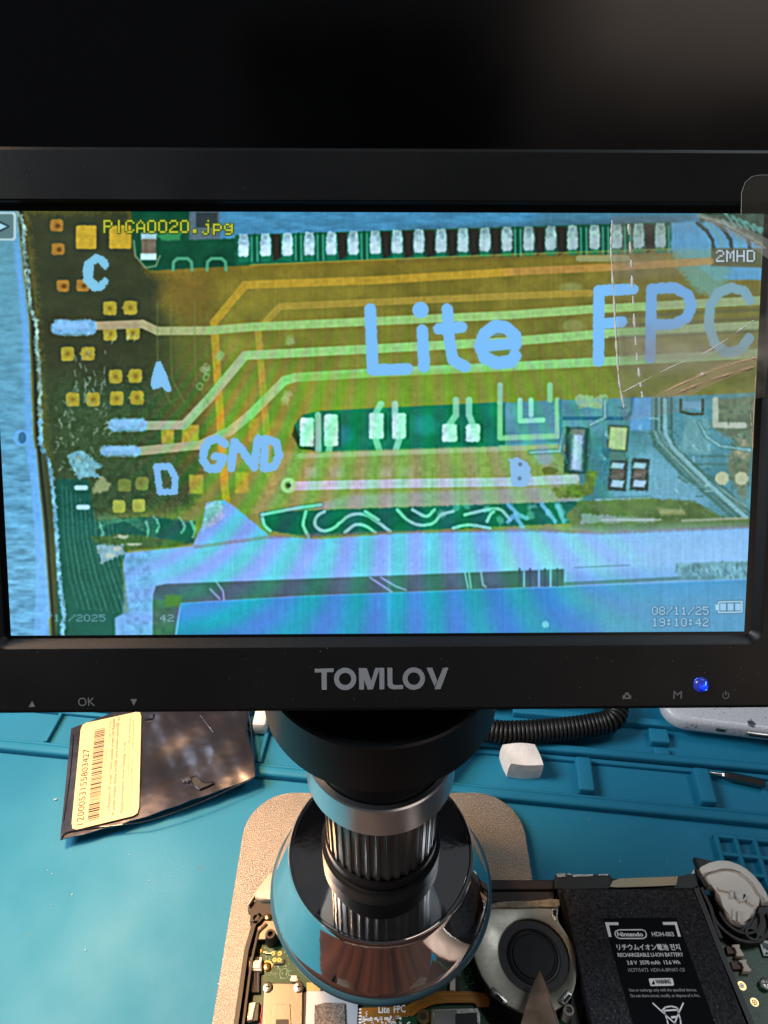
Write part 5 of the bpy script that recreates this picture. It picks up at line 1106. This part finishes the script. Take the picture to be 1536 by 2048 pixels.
def bline(bm, pts, wd, z=ZB2):
    P_ = [at(x, y, z) for x, y in zo(*pts)]
    for a, b_ in zip(P_, P_[1:]):
        d = (b_-a).normalized(); s = Vector((-d.y, d.x, 0))*wd/2; flat(bm, [a-s-d*wd*.3, b_-s+d*wd*.3, b_+s+d*wd*.3, a+s-d*wd*.3])
bm = B()
bpoly(bm, ((45, 752), (168, 752), (170, 778), (82, 778), (106, 886), (80, 886))); bpoly(bm, ((572, 750), (700, 748), (740, 884), (714, 884), (684, 776), (578, 776)))
pl = [(175, 822), (385, 820), (412, 832), (424, 858), (420, 885), (395, 900), (175, 900), (150, 885), (136, 862), (142, 835), (175, 822)]; bline(bm, pl, .42)
bpoly(bm, ((445, 1275), (452, 1265), (655, 1262), (665, 1270), (677, 1322), (668, 1332), (470, 1336), (460, 1328)))
bline(bm, [(483, 1492), (590, 1590), (690, 1682), (760, 1750)], .45); bline(bm, [(762, 1490), (720, 1580), (680, 1682), (640, 1750)], .45)
bline(bm, [(570, 1555), (600, 1528), (650, 1520), (700, 1530), (718, 1552), (580, 1560)], .5); bline(bm, [(585, 1560), (612, 1640), (640, 1760)], .45); bline(bm, [(710, 1558), (735, 1640), (745, 1760)], .45)
bpoly(bm, ((648, 1610), (700, 1608), (705, 1628), (652, 1632)))
ob('label_symbols', bm, WHITEP, lab, raw=True)
bm = B(); ZQ = ZB2+.08
A = at(*zo((516, 1315))[0], ZQ); Bq = at(*zo((650, 1313))[0], ZQ); put_text(bm, 'WARNING', A, Bq, 1.35, (0, 0, 1), bold=.03); bpoly(bm, ((470, 1322), (490, 1280), (505, 1320)), ZQ)
ob('warning_lettering', bm, MATS['label_black'], lab, raw=True)
# ---- right side: frame, round cream button with ribs, board, connectors
wall('bay_side', [tuple(at(*q_, 22)[:2]) for q_ in zo((880, 440), (960, 640), (1100, 1000), (1250, 1350), (1420, 1760), (1560, 2080))], 2.0, 10, 22.0)
wall('bay_side', [tuple(at(*q_, 21)[:2]) for q_ in zo((925, 440), (1010, 620), (1060, 800), (1105, 900))], 1.2, 10, 21.5, CBRN)
bm = B(); prism(bm, [(122, 50), (123, 100), (124, 131), (140, 134), (158, 130), (158, 50)], 12.8, 14.0); ob('side_board', bm, PCB, con)
pp('side_frame', CBLK, zo((860, 150), (900, 255), (1000, 400), (1060, 560), (1130, 760), (1200, 820), (1330, 880), (1430, 900), (1480, 900), (1700, 1000), (1800, 700), (1500, 570), (1300, 250), (1000, 200)), 14.9, 3, b=.6)
for r_, w__ in ((10.5, 1.0), (7.5, .9)):
    c_ = at(*zo((1280, 660))[0], 18); wall('stick_ring', [(c_.x+r_*math.cos(a*.1309), c_.y+r_*math.sin(a*.1309)) for a in range(24, 49)], w__, 12, 18, CBRN)
def arc_pts(): return zo((905, 262), (930, 235), (1000, 200), (1080, 180), (1170, 182), (1270, 215), (1350, 262), (1420, 325), (1480, 400), (1520, 480), (1560, 560), (1500, 565), (1465, 470), (1420, 390), (1360, 330), (1280, 270), (1200, 245), (1110, 240), (1040, 260), (980, 295), (940, 322), (912, 300))
pp('trigger_rim', CRM, arc_pts(), 19.5, 8, b=.8, smooth=50)
tri = pp('round_trigger', CRM, zo((955, 325), (1040, 275), (1110, 252), (1200, 255), (1290, 285), (1370, 345), (1430, 420), (1480, 520), (1470, 560), (1430, 580), (1425, 650), (1400, 695), (1345, 690), (1335, 770), (1310, 775), (1215, 740), (1165, 690), (1150, 610), (1075, 510), (1065, 435), (1000, 415), (965, 360)), 18.0, 4, b=.9, smooth=50)
for a in (((1075, 425), (1200, 440), (1215, 470), (1190, 470), (1085, 450)), ((1190, 460), (1215, 455), (1220, 520), (1195, 525)), ((1240, 500), (1330, 490), (1335, 515), (1300, 560), (1285, 560)), ((1310, 490), (1335, 490), (1335, 545), (1300, 560)), ((1340, 530), (1420, 575), (1410, 600), (1350, 560)), ((1215, 620), (1235, 625), (1235, 735), (1212, 728)), ((1265, 640), (1282, 640), (1280, 750), (1262, 745))):
    pp('trigger_rib', CRM, zo(*a), 19.4, 2.0, parent=tri, b=.12)
pp('trigger_pocket', mat('shaded_cream', (.36, .31, .25), rough=.6), zo((1225, 465), (1240, 500), (1290, 558), (1225, 525)), 18.12, .2, parent=tri)  # pocket's shade put in as a flat darker patch
pp('white_bits', CRM, zo((830, 320), (860, 262), (868, 300), (860, 340)), 21.5, 1.5, b=.3)
pp('brown_hinge', CBRN, zo((870, 262), (905, 262), (985, 420), (960, 430), (900, 340)), 20, 4, b=.4)
for a, c in ((((1150, 968), (1215, 975), (1235, 1040), (1165, 1045)), ((1208, 955), (1275, 950), (1282, 975), (1268, 985), (1300, 1035), (1318, 1040), (1315, 1060), (1250, 1062), (1240, 1040), (1262, 1030), (1238, 980), (1212, 975))), (((1190, 1112), (1290, 1108), (1310, 1180), (1215, 1185)), ((1272, 1095), (1335, 1088), (1342, 1110), (1330, 1122), (1362, 1172), (1385, 1180), (1380, 1200), (1310, 1200), (1302, 1180), (1325, 1170), (1300, 1118), (1275, 1112)))):
    pp('flex_socket', mat('rust_flex', (.10, .028, .015), rough=.45), zo(*a), 15.4, 1.4, b=.2); pp('socket_latch', NAT, zo(*c), 16.6, 2.4, b=.25)
pp('printed_plate', mat('pale_steel', (.40, .43, .43), rough=.4, metal=.3), zo((1448, 908), (1600, 900), (1640, 1060), (1500, 1058)), 15.2, .5)
bm = B(); 
for k in range(9): q = at(*zo((1475+k*9, 930))[0], 15.25); box(bm, (q.x, q.y-1.2-.1*k, 15.24), (.22, 2.2, .06))
for k in range(12): q = at(*zo((1500+rng.rand()*60, 980+rng.rand()*70))[0], 15.25); box(bm, (q.x, q.y, 15.24), (.6, .25, .06))
ob('plate_marks', bm, INK, con, kind='stuff')
gring(*zo((1297, 1333))[0], 14.05, 1.5, .8); gring(*zo((1412, 1483))[0], 14.05, 1.4, .8); screw(*zo((1297, 1333))[0], 14.3, .8); screw(*zo((1412, 1483))[0], 14.3, .8, GOLD); screw(*zo((1515, 1310))[0], 16, 2.0)
pp('dark_panel', CBLK, zo((1452, 600), (1500, 580), (1700, 640), (1700, 900), (1500, 900), (1430, 860), (1350, 810), (1440, 700)), 16.4, 2, b=.3)
bm = B(); q = at(*zo((1390, 860))[0], 18.0); lathe(bm, [(2.9, 13), (2.8, 17.6), (2.4, 18.3), (1.7, 18.3), (1.6, 16)], q.x, q.y, 24); ob('screw_post', bm, CBLK, con, smooth=40)
# ============================================================ tweezers reaching in from below
twz = thing('tweezers', (52, 60, 40), 'pointed bronze-coloured metal tweezers tip reaching over the fan from the bottom edge', 'tweezers')
TWM = mat('bronze_steel', (.78, .55, .42), rough=.46, metal=1.0, bump=.12, bscale=250, bdist=.0004, rvar=.08, vscale=90)
t0 = at(1079, 1942, 27)
tl, tr = at(1048, 2048, 36), at(1112, 2048, 36); tl2 = tl+(tl-t0)*1.2; tr2 = tr+(tr-t0)*1.2; mid = (tl2+tr2)/2
for nm, dz, sc_ in (('upper_arm', 0, 1.0), ('lower_arm', -1.6, .92)):
    bm = B(); rows = []
    for k in range(15):
        t = k/14; e = t**.82; c_ = t0.lerp(mid, t); hw = (tr2-tl2)/2*(e*1.02+.012)*sc_
        if t > .5: hw = hw*(1-.18*(t-.5))
        zz = Vector((0, 0, dz*(t**.5)))
        rows.append([c_-hw+zz, c_-hw*.8+zz+Vector((0, 0, .35)), c_+zz+Vector((0, 0, .55)), c_+hw*.8+zz+Vector((0, 0, .35)), c_+hw+zz, c_+hw*.7+zz-Vector((0, 0, .5)), c_-hw*.7+zz-Vector((0, 0, .5))])
    LL = ring(bm, rows); bm.faces.new(LL[0]); bm.faces.new(LL[-1]); ob(nm, bm, TWM, twz, smooth=35)
bm = B(); tube(bm, [t0+Vector((.1, 0, .1)), t0.lerp(tr2, .3)+Vector((.35, 0, .2)), t0.lerp(tr2, .75)+Vector((.1, 0, .2))], [.06, .16, .16], 6); ob('edge_highlight', bm, MATS['bright_steel'], twz, smooth=60)  # edge highlight put in as a strip of brighter metal
#PART4
